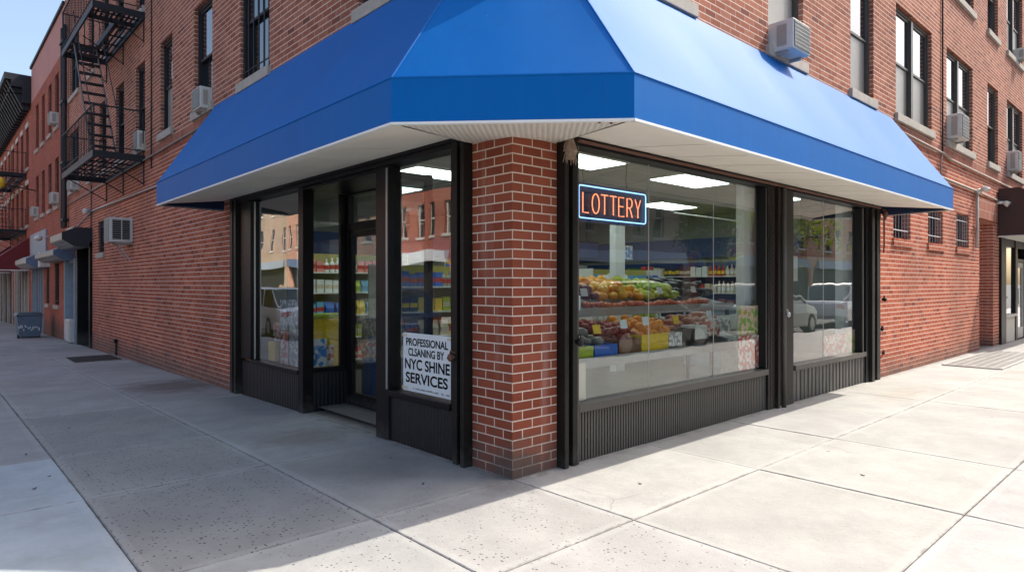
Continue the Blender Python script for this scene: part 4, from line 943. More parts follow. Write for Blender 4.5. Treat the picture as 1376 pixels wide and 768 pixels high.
ac(LF, 21.5, 21.95, 0.22, 6.55, 6.9, 'white air conditioner in the top floor window of the pink parapet building')
b3 = thing('cornice_rowhouse', 'brick building with heavy black bracketed cornice at the far left', 'building', (6, 45, -0.4))
w3 = [29.3+i*1.9 for i in range(14)]
o3 = [(y, y+0.85, 6.2, 7.85) for y in w3]+[(y, y+0.85, 3.85, 5.5) for y in w3]
s3 = [(29.2, 34.5, -1, 2.15), (35.5, 55, -1, 2.15)]
m = MB(); wall(m, LF, 28.403, 62, -1.3, 9.3, o3+s3, 0.12, 0); m.face([(0, 28.403, 9.3), (14, 28.403, 9.3), (14, 62, 9.3), (0, 62, 9.3)], 0); m.build('wall', M['brick2'], b3)
m = MB(); cornice(m, 28.42, 62, 9.7, 0.85); m.build('cornice', M['blackpaint'], b3)
for a_, b_, c_, d_ in o3[:]: window(LF, a_, b_, c_, d_, b3, fm='blackpaint', lintel=True)
m = MB(); m.box(0.1, 35.5, -1, 0.14, 55, 2.15); m.build('shopfront', M['dark'], b3); m = MB(); m.box(0.1, 29.2, -1, 0.14, 34.5, 2.15); so3 = m.build('shopfront', M['dark'], b3)
m = MB()
for y in (29.2, 30.4, 31.6, 33.4, 34.4, 35.6, 38, 40.5, 43): m.box(-0.02, y, -1, 0.1, y+0.16, 2.15)
m.box(-0.15, 29.0, 2.16, -0.004, 55, 2.5); m.build('frame', M['limestone'], so3)
for nm, y0, y1, lb in (('red_awning', 29.0, 31.6, 'dark red sloped canopy over a shop far along the shaded wall'), ('red_awning', 36.5, 40, 'second dark red canopy behind the nearer one')):
    r = thing(nm, lb, 'awning', (-0.6, y0, 2.0))
    pr = [(-0.01, 3.3), (-1.15, 2.35), (-1.15, 2.0), (-0.01, 2.0)]
    m = MB(); m.hexa([(x, y0, z) for x, z in pr], [(x, y1, z) for x, z in pr]); m.build('canopy', M['maroon'], r)
    MB().box(-1.17, y0-0.01, 1.96, -0.01, y0+0.02, 2.0).build('trim', M['trimwhite'], r)
# rubbish bin
b_ = thing('wheeled_bin', 'grey blue wheeled rubbish bin standing against the far left wall', 'bin', (-0.6, 22.6, gz(22.6)))
z0 = gz(22.6); m = MB(); m.hexa([(-0.93, 22.25, z0+0.04), (-0.38, 22.25, z0+0.04), (-0.38, 22.95, z0+0.04), (-0.93, 22.95, z0+0.04)], [(-1.0, 22.15, z0+0.72), (-0.33, 22.15, z0+0.72), (-0.33, 23.05, z0+0.72), (-1.0, 23.05, z0+0.72)]); m.build('body', M['bin'], b_, bevel=0.02)
m = MB(); m.hexa([(-1.03, 22.12, z0+0.723), (-0.30, 22.12, z0+0.723), (-0.30, 23.08, z0+0.723), (-1.03, 23.08, z0+0.723)], [(-0.95, 22.2, z0+0.82), (-0.36, 22.2, z0+0.82), (-0.36, 23.0, z0+0.82), (-0.95, 23.0, z0+0.82)]); m.build('lid', M['binlid'], b_, bevel=0.01)
m = MB(); random.seed(5)
for i in range(14):
    x = -0.95+0.04*i; zz = z0+0.28+random.uniform(-0.04, 0.08); m.box(x, 22.20-0.02, zz, x+0.025, 22.20-0.012+0.02, zz+random.uniform(0.03, 0.1))
m.build('scribble', M['signwhite'], b_)
for x in (-0.95, -0.42): MB().tube([(x-0.02, 22.35, z0+0.06), (x+0.04, 22.35, z0+0.06)], 0.06, 12).build('wheel', M['rubber'], b_)
# pavement grates
def grate(x0, x1, y0, y1, z, label, step):
    r = thing('pavement_grate', label, 'grate', ((x0+x1)/2, (y0+y1)/2, z), 'metal grates set in the sidewalk')
    m = MB(); m.box(x0, y0, z-0.01, x1, y1, z+0.004); m.build('backing', M['dark'], r)
    m = MB(); m.box(x0, y0-0.02, z-0.02, x1, y0+0.02, z+0.014); m.box(x0, y1-0.02, z-0.02, x1, y1+0.02, z+0.014); m.box(x0-0.02, y0, z-0.02, x0+0.02, y1, z+0.013); m.box(x1-0.02, y0, z-0.02, x1+0.02, y1, z+0.013); m.build('frame', M['greysheet'], r)
    m = MB(); n = int((x1-x0)/step)
    for i in range(1, n): m.box(x0+(x1-x0)*i/n-step*0.26, y0+0.02, z+0.0045, x0+(x1-x0)*i/n+step*0.26, y1-0.02, z+0.012)
    for i in range(1, 6): m.box(x0+0.02, y0+(y1-y0)*i/6-0.01, z+0.0125, x1-0.02, y0+(y1-y0)*i/6+0.01, z+0.015)
    m.build('grating', M['greysheet'] if y1 < 1 else M['gatemetal'], r)
grate(-0.97, -0.08, 11.85, 13.2, gz(12.5)+0.008, 'dark metal grate in the shaded sidewalk beside the left wall', 0.05)
grate(10.1, 13.6, -1.05, -0.22, 0.006, 'sunlit metal grate in the sidewalk near the recessed doorway', 0.07)

# ------------------------------------------------------------------ shop with the brown awning (right edge)
r = thing('brown_awning', 'dark brown canvas awning over the neighbouring shop at the right edge', 'awning', (18, -0.5, 2.56))
pr = [(-0.02, 3.66), (-0.42, 3.66), (-1.05, 3.2), (-1.05, 2.56), (-0.02, 2.56)]
m = MB(); m.hexa([(15.42, y, z) for y, z in pr], [(21.6, y, z) for y, z in pr]); m.build('canopy', M['brown'], r); MB().box(15.40, -1.06, 2.53, 21.6, -0.02, 2.557).build('trim', M['offwhite'], r)
s2f = thing('neighbour_storefront', 'dark framed shop window and door under the brown awning', 'storefront', (18, 0.1, 0))
m = MB(); m.box(15.60, -0.05, 0, 16.10, 0.1, 2.55); m.box(17.35, -0.02, 0, 17.6, 0.1, 2.55); m.box(18.6, -0.02, 0, 18.8, 0.1, 2.55); m.box(16.1, 0.0, 2.35, 21.4, 0.1, 2.55); m.box(17.6, 0.0, 2.0, 18.6, 0.1, 2.08); m.build('frame', M['black'], s2f)
m = MB(); m.box(16.1, 0.0, 0.0, 17.35, 0.09, 0.62); m.build('kick_panel', M['limestone'], s2f); MB().box(18.8, 0, 0, 21.4, 0.09, 0.62).build('kick_panel', M['limestone'], s2f); MB().box(16.08, -0.06, 0.622, 17.37, 0.09, 0.68).build('sill', M['limestone'], s2f)
MB().box(16.11, 0.03, 0.682, 17.34, 0.036, 2.349).build('glass_pane', M['glass'], s2f); MB().box(18.81, 0.03, 0.63, 21.4, 0.036, 2.349).build('glass_pane', M['glass'], s2f)
m = MB(); m.box(17.6, 0.02, 0.02, 17.75, 0.07, 1.99); m.box(18.45, 0.02, 0.02, 18.6, 0.07, 1.99); m.box(17.75, 0.02, 0.02, 18.45, 0.07, 0.3); m.box(17.75, 0.02, 1.85, 18.45, 0.07, 1.99); dd = m.build('door', M['greysheet'], s2f); MB().box(17.75, 0.04, 0.3, 18.45, 0.046, 1.85).build('pane', M['glass'], dd)
MB().tube([(18.5, 0.0, 0.9), (18.5, -0.04, 0.9), (18.5, -0.04, 1.3), (18.5, 0.0, 1.3)], 0.012, 6).build('handle', M['white'], dd)
m = MB(); m.face([(15.6, 2.5, 0), (21.5, 2.5, 0), (21.5, 2.5, 3), (15.6, 2.5, 3)]); m.face([(15.6, 0.25, 0.01), (21.5, 0.25, 0.01), (21.5, 2.5, 0.01), (15.6, 2.5, 0.01)]); m.face([(15.6, 0.25, 2.57), (21.5, 0.25, 2.57), (21.5, 2.5, 2.57), (15.6, 2.5, 2.57)]); m.build('back_wall', M['wall_in'], s2f)
for (z, mt, lb) in ((1.9, 'red', 'small round red sign in the neighbouring shop window'), (1.45, 'cyan', 'pale blue poster in the neighbouring shop window')):
    m = MB()
    if mt == 'red': m.tube([(16.9, 0.06, z), (16.9, 0.05, z)], 0.17, 16)
    else: m.box(16.7, 0.05, z-0.2, 17.1, 0.055, z+0.12)
    tag(m.build('window_sign', PAL[mt]), lb, 'sign')

# ------------------------------------------------------------------ shop signs
def text_mesh(body, size, mat, fn, parent, name='lettering', ext=0.0015, sx=1.0, xs=1.0):
    cu = bpy.data.curves.new('txt', 'FONT'); cu.body = body; cu.size = size; cu.extrude = ext; cu.align_x = 'CENTER'; cu.align_y = 'CENTER'; cu.offset = 0.0022; cu.space_character = xs
    to = bpy.data.objects.new('txt', cu); COL.objects.link(to)
    bpy.context.view_layer.update()
    me = bpy.data.meshes.new_from_object(to.evaluated_get(bpy.context.evaluated_depsgraph_get())); bpy.data.objects.remove(to)
    xsv = [v.co.x for v in me.vertices]; w = max(xsv)-min(xsv); cx = (max(xsv)+min(xsv))/2; cyv = [v.co.y for v in me.vertices]; cy = (max(cyv)+min(cyv))/2; hh = max(cyv)-min(cyv)
    o0 = ORG[parent]
    for v in me.vertices:
        p = fn((v.co.x-cx)/w, (v.co.y-cy)/hh, v.co.z); v.co = Vector(p)-o0
    me.materials.clear(); me.materials.append(mat)
    o = bpy.data.objects.new(name, me); COL.objects.link(o); o.parent = parent; ORG[o] = o0; return o
sn = thing('cleaning_notice', 'white paper notice with black capitals taped low inside the entrance window', 'notice', (0.02, 1.07, 0.48))
MB().box(0.020, 0.715, 0.480, 0.026, 1.488, 0.998).build('sheet', M['signwhite'], sn)
for txt, yc, zc, w, hgt in (('PROFESSIONAL', 1.125, 0.920, 0.63, 0.068), ('CLSANING BY', 1.135, 0.830, 0.54, 0.070), ('NYC SHINE', 1.122, 0.723, 0.67, 0.096), ('SERVICES', 1.13, 0.602, 0.63, 0.094)):
    o = text_mesh(txt, 0.1, M['ink'], lambda u, v, z, yc=yc, zc=zc, w=w, hgt=hgt: (0.0185-abs(z)*0.3, yc-u*w, zc+v*hgt), sn)
m = MB(); random.seed(3)
y = 1.33
while y > 0.80:
    wd = random.uniform(0.008, 0.02); 
    if random.random() > 0.15: m.box(0.0180, y-wd, 0.505+random.uniform(-0.003, 0), 0.0195, y, 0.505+random.uniform(0.006, 0.013))
    y -= wd+0.005
m.build('small_print', PAL['grey'], sn)
for ty, tz_ in ((1.45, 0.975), (0.77, 0.975), (1.45, 0.505)): MB().box(0.0155, ty-0.03, tz_-0.012, 0.0178, ty+0.05, tz_+0.014).build('tape', M['paper'], sn)
ns = thing('lottery_neon_sign', 'lit orange LOTTERY neon sign with blue border hanging in the display window', 'neon sign', (1.28, 0.1, 1.96))
X0, X1, Z0, Z1 = 0.835, 1.775, 1.985, 2.268
MB().box(X0-0.03, 0.115, Z0-0.028, X1+0.03, 0.135, Z1+0.028).build('backing', M['neonback'], ns, bevel=0.01)
def rr(x0, x1, z0, z1, r, y):
    pts = []
    for cx, cz, a0 in ((x1-r, z1-r, 0), (x0+r, z1-r, 90), (x0+r, z0+r, 180), (x1-r, z0+r, 270)):
        for k in range(5): a = R(a0+k*22.5); pts.append((cx+r*math.cos(a), y, cz+r*math.sin(a)))
    return pts+[pts[0]]
m = MB(); m.tube(rr(X0+0.005, X1-0.005, Z0+0.006, Z1-0.006, 0.022, 0.098), 0.0052, 8, cap=False); m.build('border_tube', M['neon_b'], ns, smooth=True)
GL = {'L': [[(0, 1), (0, 0), (0.8, 0)]], 'T': [[(0, 1), (1, 1)], [(0.5, 1), (0.5, 0)]],
      'O': [[(0.5+0.5*math.cos(R(a)), 0.5+0.5*math.sin(R(a))) for a in range(0, 361, 20)]],
      'E': [[(0.8, 1), (0, 1), (0, 0), (0.85, 0)], [(0, 0.52), (0.7, 0.52)]],
      'R': [[(0, 0), (0, 1), (0.55, 1), (0.78, 0.9), (0.82, 0.75), (0.75, 0.6), (0.5, 0.5), (0, 0.5)], [(0.45, 0.5), (0.85, 0)]],
      'Y': [[(0, 1), (0.45, 0.45), (0.9, 1)], [(0.45, 0.45), (0.45, 0)]]}
cw = 0.098; x = X0+0.055
for i, ch in enumerate('LOTTERY'):
    m = MB()
    for st in GL[ch]: m.tube([(x+px*cw*(0.92 if ch != 'O' else 0.95), 0.098, Z0+0.052+pz*0.168) for px, pz in st], 0.0052, 8)
    m.build('letter_tube', M['neon_o'], ns, smooth=True); x += cw*1.225
for xx in (0.93, 1.52):
    m = MB(); m.tube([(xx, 0.125, Z1+0.02), (xx-0.02, 0.12, 2.38), (xx+(0.01 if xx < 1 else 0), 0.12, 2.52)], 0.004, 5); m.build('hanging_cord', M['black'], ns)

# papers and posters
def flat(pt, s0, s1, d, z0, z1, mat, label, cat='poster', name='poster', th=0.003):
    m = MB(); fbox(m, pt, s0, s1, d, d+th, z0, z1); return tag(m.build(name, mat), label, cat)
flat(RF, 0.70, 0.865, 0.045, 0.475, 0.78, M['paper'], 'cream printed sheet low in the left corner of the large display window', name='notice')
flat(RF, 4.61, 4.87, 0.045, 1.47, 1.78, M['offwhite'], 'pale rounded card high in the smaller display window', 'card', 'window_card')
flat(RF, 3.40, 3.92, 0.05, 0.48, 0.86, M['printed'], 'pink and cream printed poster at the lower right of the large window')
flat(RF, 3.42, 3.90, 0.06, 0.862, 1.19, M['printed_g'], 'green and pink vegetable poster at the lower right of the large window')
flat(RF, 6.50, 6.79, 0.06, 0.455, 0.78, M['printed_g'], 'small colourful poster at the lower right of the smaller window')
flat(RF, 5.65, 6.48, 0.05, 0.46, 0.74, M['printed'], 'wide pale red printed poster along the foot of the smaller window')
flat(LF, 3.62, 4.02, 0.05, 0.46, 0.96, M['printed_w'], 'white black printed poster at the right of the first entrance window')
flat(LF, 3.66, 4.05, 0.045, 0.962, 1.25, M['printed_w'], 'white poster above the black printed one in the entrance window')
flat(LF, 4.06, 4.28, 0.05, 0.46, 0.86, M['printed'], 'red printed poster in the first entrance window')
flat(LF, 4.10, 4.30, 0.055, 0.862, 1.24, M['printed_w'], 'narrow white poster in the first entrance window')
flat(LF, 4.44, 4.66, 0.05, 0.47, 0.70, PAL['yellow'], 'small yellow packet standing low in the first entrance window', 'packet', 'yellow_packet', 0.05)
flat(LF, 4.40, 4.52, 0.06, 0.72, 0.95, M['printed'], 'red and cream packet above the yellow one in the first entrance window', 'packet', 'red_packet', 0.04)
flat(RF, 3.93, 4.0, 0.05, 0.48, 0.95, PAL['red'], 'thin red strip poster at the right edge of the large window')
flat(RF, 0.70, 0.80, 0.045, 1.22, 1.34, M['signwhite'], 'tiny white sticker at the left edge of the large display window', 'sticker', 'sticker')
def XF(s, d, z): return (s, 3.5+d, z)
flat(XF, 0.10, 0.27, 0.0, 0.48, 0.80, M['printed_b'], 'blue and red poster in the glass beside the shop door')
flat(XF, 0.27, 0.37, 0.02, 0.48, 0.72, M['printed'], 'small brownish poster next to the blue poster beside the door')

# ------------------------------------------------------------------ produce display
def stand(x0, x1, y0, y1, z, label, tilt=0.0):
    r = thing('display_stand', label, 'display stand', ((x0+x1)/2, (y0+y1)/2, 0.03))
    m = MB(); m.hexa([(x0, y0, z-0.05), (x1, y0, z-0.05), (x1, y1, z+tilt-0.05), (x0, y1, z+tilt-0.05)], [(x0, y0, z), (x1, y0, z), (x1, y1, z+tilt), (x0, y1, z+tilt)]); m.build('shelf', M['grey_al'], r, bevel=0.004)
    MB().box(x0, y0-0.012, z-0.06, x1, y0-0.001, z+0.035).build('price_rail', M['greysheet'], r)
    for (x, y) in ((x0+0.05, y0+0.06), (x1-0.05, y0+0.06), (x0+0.05, y1-0.06), (x1-0.05, y1-0.06)): MB().box(x-0.02, y-0.02, 0.035, x+0.02, y+0.02, z-0.06).build('leg', M['blackpaint'], r)
    return r
stand(0.95, 4.55, 0.42, 1.08, 0.72, 'lower steel produce shelf behind the large display window', 0.12)
stand(1.30, 5.2, 1.10, 1.85, 1.14, 'upper steel produce shelf behind the large display window', 0.16)
def crate(x0, x1, y0, y1, z, h, mat, label, group='produce crates along the lower shelf'):
    r = thing('produce_crate', label, 'crate', ((x0+x1)/2, (y0+y1)/2, z), group)
    m = MB(); m.box(x0, y0, z, x1, y0+0.012, z+h); m.box(x0, y1-0.012, z, x1, y1, z+h); m.box(x0, y0+0.012, z, x0+0.012, y1-0.012, z+h); m.box(x1-0.012, y0+0.012, z, x1, y1-0.012, z+h); m.box(x0+0.012, y0+0.012, z, x1-0.012, y1-0.012, z+0.01)
    m.build('box', mat, r); return r
crate(1.17, 1.44, 0.45, 0.66, 0.725, 0.13, PAL['lime'], 'lime green crate at the left end of the lower produce shelf')
crate(1.46, 1.80, 0.45, 0.66, 0.725, 0.13, PAL['blue'], 'bright blue crate on the lower produce shelf')
crate(1.82, 2.17, 0.45, 0.68, 0.725, 0.16, PAL['brown'], 'brown cardboard crate of apples on the lower produce shelf')
crate(2.19, 2.66, 0.45, 0.68, 0.725, 0.19, PAL['yellow'], 'yellow printed crate of oranges on the lower produce shelf')
for i in range(6):
    x0 = 2.70+i*0.26
    crate(x0, x0+0.25, 0.47, 0.66, 0.76+0.026*i, 0.15, [M['printed_w'], PAL['black'], PAL['white'], M['printed'], M['printed_w'], PAL['white']][i],
          ['small white printed box just right of the yellow crate', 'black box between two white boxes on the lower shelf', 'plain white box in the middle of the box row', 'pink printed box in the box row', 'white printed box near the end of the box row', 'plain white box at the right end of the lower shelf row'][i])
PM = {}
def fr_mat(k, a, b, sc=9):
    t = NT('fruit_'+k); oi = t.n('ShaderNodeObjectInfo'); c = t.mix(oi.outputs['Random'], a, b); c = t.mix(t.math('MULTIPLY', t.noise(t.pos(), sc*4, 3), 0.5), c, tuple(v*0.6 for v in a)); PM[k] = t.bsdf(c, 0.35, 0, 0.5)
fr_mat('orange', (0.85, 0.25, 0.01), (0.9, 0.38, 0.02)); fr_mat('mango', (0.8, 0.3, 0.02), (0.85, 0.5, 0.03)); fr_mat('greenmango', (0.3, 0.42, 0.04), (0.6, 0.55, 0.05))
fr_mat('apple', (0.35, 0.03, 0.02), (0.22, 0.04, 0.025)); fr_mat('plum', (0.16, 0.03, 0.035), (0.28, 0.08, 0.07)); fr_mat('yam', (0.22, 0.2, 0.17), (0.32, 0.3, 0.26)); fr_mat('tomato', (0.6, 0.12, 0.06), (0.65, 0.2, 0.1))
fr_mat('aubergine', (0.02, 0.015, 0.03), (0.05, 0.04, 0.03)); fr_mat('sweet', (0.38, 0.12, 0.07), (0.28, 0.08, 0.05))
FM = {}
def fruit_proto(name, k, rx, ry, rz, stem=True):
    m = MB(); m.ball((0, 0, 0), rx, ry, rz, 12, 9, jit=0.03)
    me_o = m.build(name, PM[k], origin=(0, 0, 0), smooth=True); return me_o
CNT = [0]
ORD = ['first', 'second', 'third', 'fourth', 'fifth', 'sixth', 'seventh', 'eighth', 'ninth', 'tenth', 'eleventh', 'twelfth', 'thirteenth', 'fourteenth', 'fifteenth', 'sixteenth', 'seventeenth', 'eighteenth']+['nineteenth', 'twentieth', 'twenty-first', 'twenty-second', 'twenty-third', 'twenty-fourth', 'twenty-fifth', 'twenty-sixth', 'twenty-seventh', 'twenty-eighth', 'twenty-ninth', 'thirtieth', 'thirty-first', 'thirty-second', 'thirty-third', 'thirty-fourth', 'thirty-fifth', 'thirty-sixth', 'thirty-seventh', 'thirty-eighth', 'thirty-ninth', 'fortieth', 'forty-first', 'forty-second', 'forty-third', 'forty-fourth', 'forty-fifth', 'forty-sixth', 'forty-seventh', 'forty-eighth', 'forty-ninth', 'fiftieth', 'fifty-first', 'fifty-second', 'fifty-third']+['last']*9
def pile(name, k, rx, ry, rz, x0, x1, y0, y1, zf, n, label, where, cat, group, rnd=0.3, layers=2):
    pr = fruit_proto(name, k, rx, ry, rz); tag(pr, label, cat, group)
    nx = max(1, int((x1-x0)/(2*rx*0.98))); first = True
    for L_ in range(layers):
        ny = max(1, int((y1-y0)/(2*ry*0.98)))
        for j in range(ny):
            for i in range(nx-L_):
                sh = (x1-x0-2*rx)/max(1, nx-1)
                x = x0+rx+sh*(i+0.5*L_+(0.3 if j % 2 else 0)*0.6)
                y = y0+ry+2*ry*0.96*j+0.9*ry*L_
                if y > y1: continue
                if L_ == layers-1 and layers > 1 and random.random() < 0.18: continue
                z = zf(x, y)+rz+L_*rz*1.3+0.012*math.sin(x*9+j)
                o = pr if first else pr.copy()
                if not first: COL.objects.link(o)
                first = False; CNT[0] += 1
                o['label'] = f"{label}, {ORD[i]} from left, {ORD[j]} row back, {['lower', 'upper'][L_]} layer" if layers > 1 else f"{label}, {ORD[i]} from the left, {where}"
                o.location = (x+random.uniform(-.22, .22)*rx, y+random.uniform(-.2, .2)*ry, z+random.uniform(-.15, .2)*rz); o.rotation_euler = (random.uniform(-rnd, rnd), random.uniform(-rnd, rnd), random.uniform(-1.5, 1.5)); k2 = random.uniform(0.88, 1.28); o.scale = (k2*random.uniform(0.9, 1.1), k2, k2*random.uniform(0.88, 1.08))
random.seed(11)
lowz = lambda x, y: 0.735+(y-0.42)*0.20
upz = lambda x, y: 1.145+(y-1.10)*0.22
pile('yam', 'yam', 0.062, 0.055, 0.05, 1.18, 1.74, 0.56, 1.06, lambda x, y: lowz(x, y)+0.03, 26, 'grey brown yam left of the apples', '', 'yam', 'yams at the left of the lower shelf')
pile('apple', 'apple', 0.052, 0.052, 0.048, 1.72, 2.36, 0.60, 1.06, lambda x, y: lowz(x, y)+0.045, 56, 'dark red apple above the brown crate', '', 'apple', 'red apples on the lower shelf')
pile('orange', 'orange', 0.054, 0.054, 0.052, 2.30, 2.98, 0.62, 1.06, lambda x, y: lowz(x, y)+0.05, 40, 'orange above the yellow crate', '', 'orange', 'oranges on the lower shelf')
pile('sweet_potato', 'sweet', 0.085, 0.055, 0.05, 2.98, 4.4, 0.66, 1.06, lambda x, y: lowz(x, y)+0.05, 34, 'reddish sweet potato behind the boxes', '', 'sweet potato', 'sweet potatoes on the lower shelf')
pile('tomato', 'tomato', 0.042, 0.042, 0.036, 2.1, 4.6, 1.11, 1.20, lambda x, y: upz(x, y)+0.0, 22, 'pale red tomato', 'in the single row along the upper shelf lip', 'tomato', 'tomatoes along the upper shelf lip', layers=1)
pile('plum', 'plum', 0.058, 0.055, 0.05, 1.75, 2.5, 1.26, 1.85, lambda x, y: upz(x, y)+0.05, 34, 'dusky red plum', '', 'plum', 'plums on the upper shelf')
pile('mango', 'mango', 0.085, 0.058, 0.052, 2.5, 3.35, 1.24, 1.85, lambda x, y: upz(x, y)+0.06, 34, 'orange yellow mango', '', 'mango', 'orange mangoes on the upper shelf')
pile('green_mango', 'greenmango', 0.09, 0.058, 0.052, 3.35, 4.1, 1.24, 1.85, lambda x, y: upz(x, y)+0.06, 26, 'yellow green mango', '', 'mango', 'green mangoes on the upper shelf')
pile('aubergine', 'aubergine', 0.05, 0.13, 0.05, 4.1, 5.1, 1.3, 1.85, lambda x, y: upz(x, y)+0.05, 16, 'long dark aubergine', '', 'aubergine', 'aubergines on the upper shelf')
random.seed(77)
for i, (x, z, yy) in enumerate(((1.62, 0.955, 0.55), (2.05, 0.985, 0.56), (2.45, 1.0, 0.58), (3.05, 0.99, 0.6), (3.75, 1.03, 0.6), (2.2, 1.30, 1.22), (2.85, 1.32, 1.2), (3.6, 1.31, 1.2), (4.4, 1.32, 1.22))):
    m = MB(); m.hexa([(x-0.055, yy, z), (x+0.055, yy, z), (x+0.055, yy+0.004, z), (x-0.055, yy+0.004, z)], [(x-0.055, yy+0.02, z+0.085), (x+0.055, yy+0.02, z+0.085), (x+0.055, yy+0.024, z+0.085), (x-0.055, yy+0.024, z+0.085)])
    tag(m.build('price_card', M['signwhite'] if i % 3 else PAL['yellow']), f"{'white' if i % 3 else 'yellow'} price card, {ORD[i if i < 5 else i-5]} from the left among the {'lower' if i < 5 else 'upper'} shelf produce", 'price card', 'price cards in the produce')
t_ = thing('magazine_tray', 'white sloped tray of printed packets at the left end of the upper shelf', 'tray', (1.55, 1.2, 1.2))
m = MB(); m.hexa([(1.40, 1.12, 1.20), (1.95, 1.16, 1.20), (1.85, 1.6, 1.26), (1.40, 1.6, 1.26)], [(1.40, 1.12, 1.30), (1.95, 1.16, 1.23), (1.72, 1.65, 1.5), (1.40, 1.65, 1.66)]); m.build('box', PAL['white'], t_); 
m = MB(); m.box(1.42, 1.09, 1.19, 1.80, 1.11, 1.24); m.build('front_label', PAL['blue'], t_)

# ------------------------------------------------------------------ shelves with packaged goods
def shelf_unit(x0, x1, yb, yf, levels, label, ori='y'):
    r = thing('shelf_unit', label, 'shelf', ((x0+x1)/2, (yb+yf)/2, 0.03) if ori == 'y' else ((yb+yf)/2, (x0+x1)/2, 0.03))
    P_ = (lambda s, d: (s, d)) if ori == 'y' else (lambda s, d: (d, s))
    def bb(mb, s0, s1, d0, d1, z0, z1): a = P_(s0, d0); b = P_(s1, d1); mb.box(a[0], a[1], z0, b[0], b[1], z1)
    zt = levels[-1]+0.3
    m = MB(); bb(m, x0, x1, yb-0.02, yb, 0.04, zt); m.build('back_panel', M['wall_yel'], r)
    for s in (x0, x1-0.02): m = MB(); bb(m, s, s+0.02, yf, yb-0.021, 0.04, zt); m.build('side_panel', M['offwhite'], r)
    for z in levels: m = MB(); bb(m, x0+0.021, x1-0.021, yf, yb-0.021, z-0.02, z); m.build('shelf', M['offwhite'], r)
    return r
PROT = {}
def prod(kind, col, x, y, z, h, w, rz=0, group='packaged goods on the shop shelves'):
    key = (kind, col)
    if key not in PROT:
        m = MB()
        if kind == 'carton': m.box(-0.5, -0.5, 0, 0.5, 0.5, 1); m.box(-0.51, -0.51, 0.3, 0.51, -0.501, 0.62, mat=1)
        elif kind == 'bottle': m.tube([(0, 0, 0), (0, 0, 0.62), (0, 0, 0.76), (0, 0, 0.92), (0, 0, 1)], [0.5, 0.5, 0.2, 0.18, 0.2], 10); m.tube([(0, 0, 0.2), (0, 0, 0.5)], 0.51, 10, mat=1)
        else: m.raw([(-0.5, -0.3, 0), (0.5, -0.3, 0), (0.5, 0.3, 0), (-0.5, 0.3, 0), (-0.42, -0.5, 0.5), (0.42, -0.5, 0.5), (0.42, 0.5, 0.5), (-0.42, 0.5, 0.5), (-0.5, -0.06, 1), (0.5, -0.06, 1), (0.5, 0.06, 1), (-0.5, 0.06, 1)], [(0, 3, 2, 1), (0, 1, 5, 4), (1, 2, 6, 5), (2, 3, 7, 6), (3, 0, 4, 7), (4, 5, 9, 8), (5, 6, 10, 9), (6, 7, 11, 10), (7, 4, 8, 11), (8, 9, 10, 11)])
        o = m.build({'carton': 'food_carton', 'bottle': 'drink_bottle', 'bag': 'snack_bag'}[kind], [PAL[col], random.choice([PAL['white'], PAL['yellow'], PAL['red'], PAL['cream']])], origin=(0, 0, 0))
        PROT[key] = o
    else:
        o = PROT[key].copy(); COL.objects.link(o)
    o.location = (x, y, z); o.scale = (w, w*0.7, h); o.rotation_euler = (0, 0, rz)
    return o
random.seed(21)
LV = ['lowest', 'second', 'third', 'fourth', 'top']
def stock(unit, label, x0, x1, yf, levels, ori='y', cols=None):
    for li_, z in enumerate(levels[:]):
        q_ = 0; s = x0+0.06; kind = random.choice(['carton', 'bag', 'bottle']); run = 0; col = random.choice(cols)
        while s < x1-0.08:
            w = {'carton': 0.13, 'bag': 0.17, 'bottle': 0.09}[kind]; h = {'carton': 0.2, 'bag': 0.22, 'bottle': 0.24}[kind]*random.uniform(0.85, 1.05)
            d = yf+0.09 if ori == 'y' else yf
            p = (s+w/2, yf+0.09) if ori == 'y' else (yf+0.09, s+w/2)
            o = prod(kind, col, p[0], p[1], z+0.001, h, w*0.93, 0 if ori == 'y' else R(90))
            k_ = {'carton': 'food carton', 'bottle': 'drink bottle', 'bag': 'snack bag'}[kind]
            q_ += 1; tag(o, f'{col} {k_}, {ORD[q_-1]} from left, {LV[li_]} level of {label}', k_, f'{col} {k_}s on {label}'); s += w*1.08; run += 1
            if run > random.randint(1, 4): kind = random.choice(['carton', 'bag', 'bottle']); col = random.choice(cols); run = 0
A1 = ['red', 'yellow', 'lime', 'orange', 'white', 'cream', 'pink']; A2 = ['blue', 'navy', 'white', 'cyan', 'red', 'yellow', 'grey']
lv = [0.22, 0.58, 0.94, 1.30, 1.62]
shelf_unit(1.0, 3.0, 6.3, 5.95, lv, 'tall grocery shelf seen through the shop door'); stock(0, 'the tall shelf', 1.0, 3.0, 5.95, lv, cols=A1+A2)
shelf_unit(4.3, 7.6, 7.0, 6.65, lv, 'grocery shelf along the back wall behind the produce'); stock(0, 'the back shelf', 4.3, 7.6, 6.65, lv, cols=A2+['darkred', 'green', 'black'])
lv2 = [0.3, 0.7, 1.05, 1.4]
u_ = shelf_unit(2.4, 7.4, 9.36, 9.0, [0.5, 0.9, 1.25, 1.6], 'long grocery shelf along the far side wall behind the produce', 'x')
for ch_ in u_.children:
    if ch_.name.startswith('back_panel'): ch_.data.materials[0] = M['wall_blue']
stock(0, 'the far side wall shelf', 2.4, 7.4, 9.0, [0.5, 0.9, 1.25, 1.6], ori='x', cols=['navy', 'white', 'red', 'green', 'black', 'cream', 'darkred', 'yellow'])
shelf_unit(1.3, 3.1, 4.35, 4.0, lv2[:4], 'low grocery shelf in the middle of the shop behind the entrance glass'); stock(0, 'the low middle shelf', 1.3, 3.1, 4.0, lv2, cols=A1+A2)
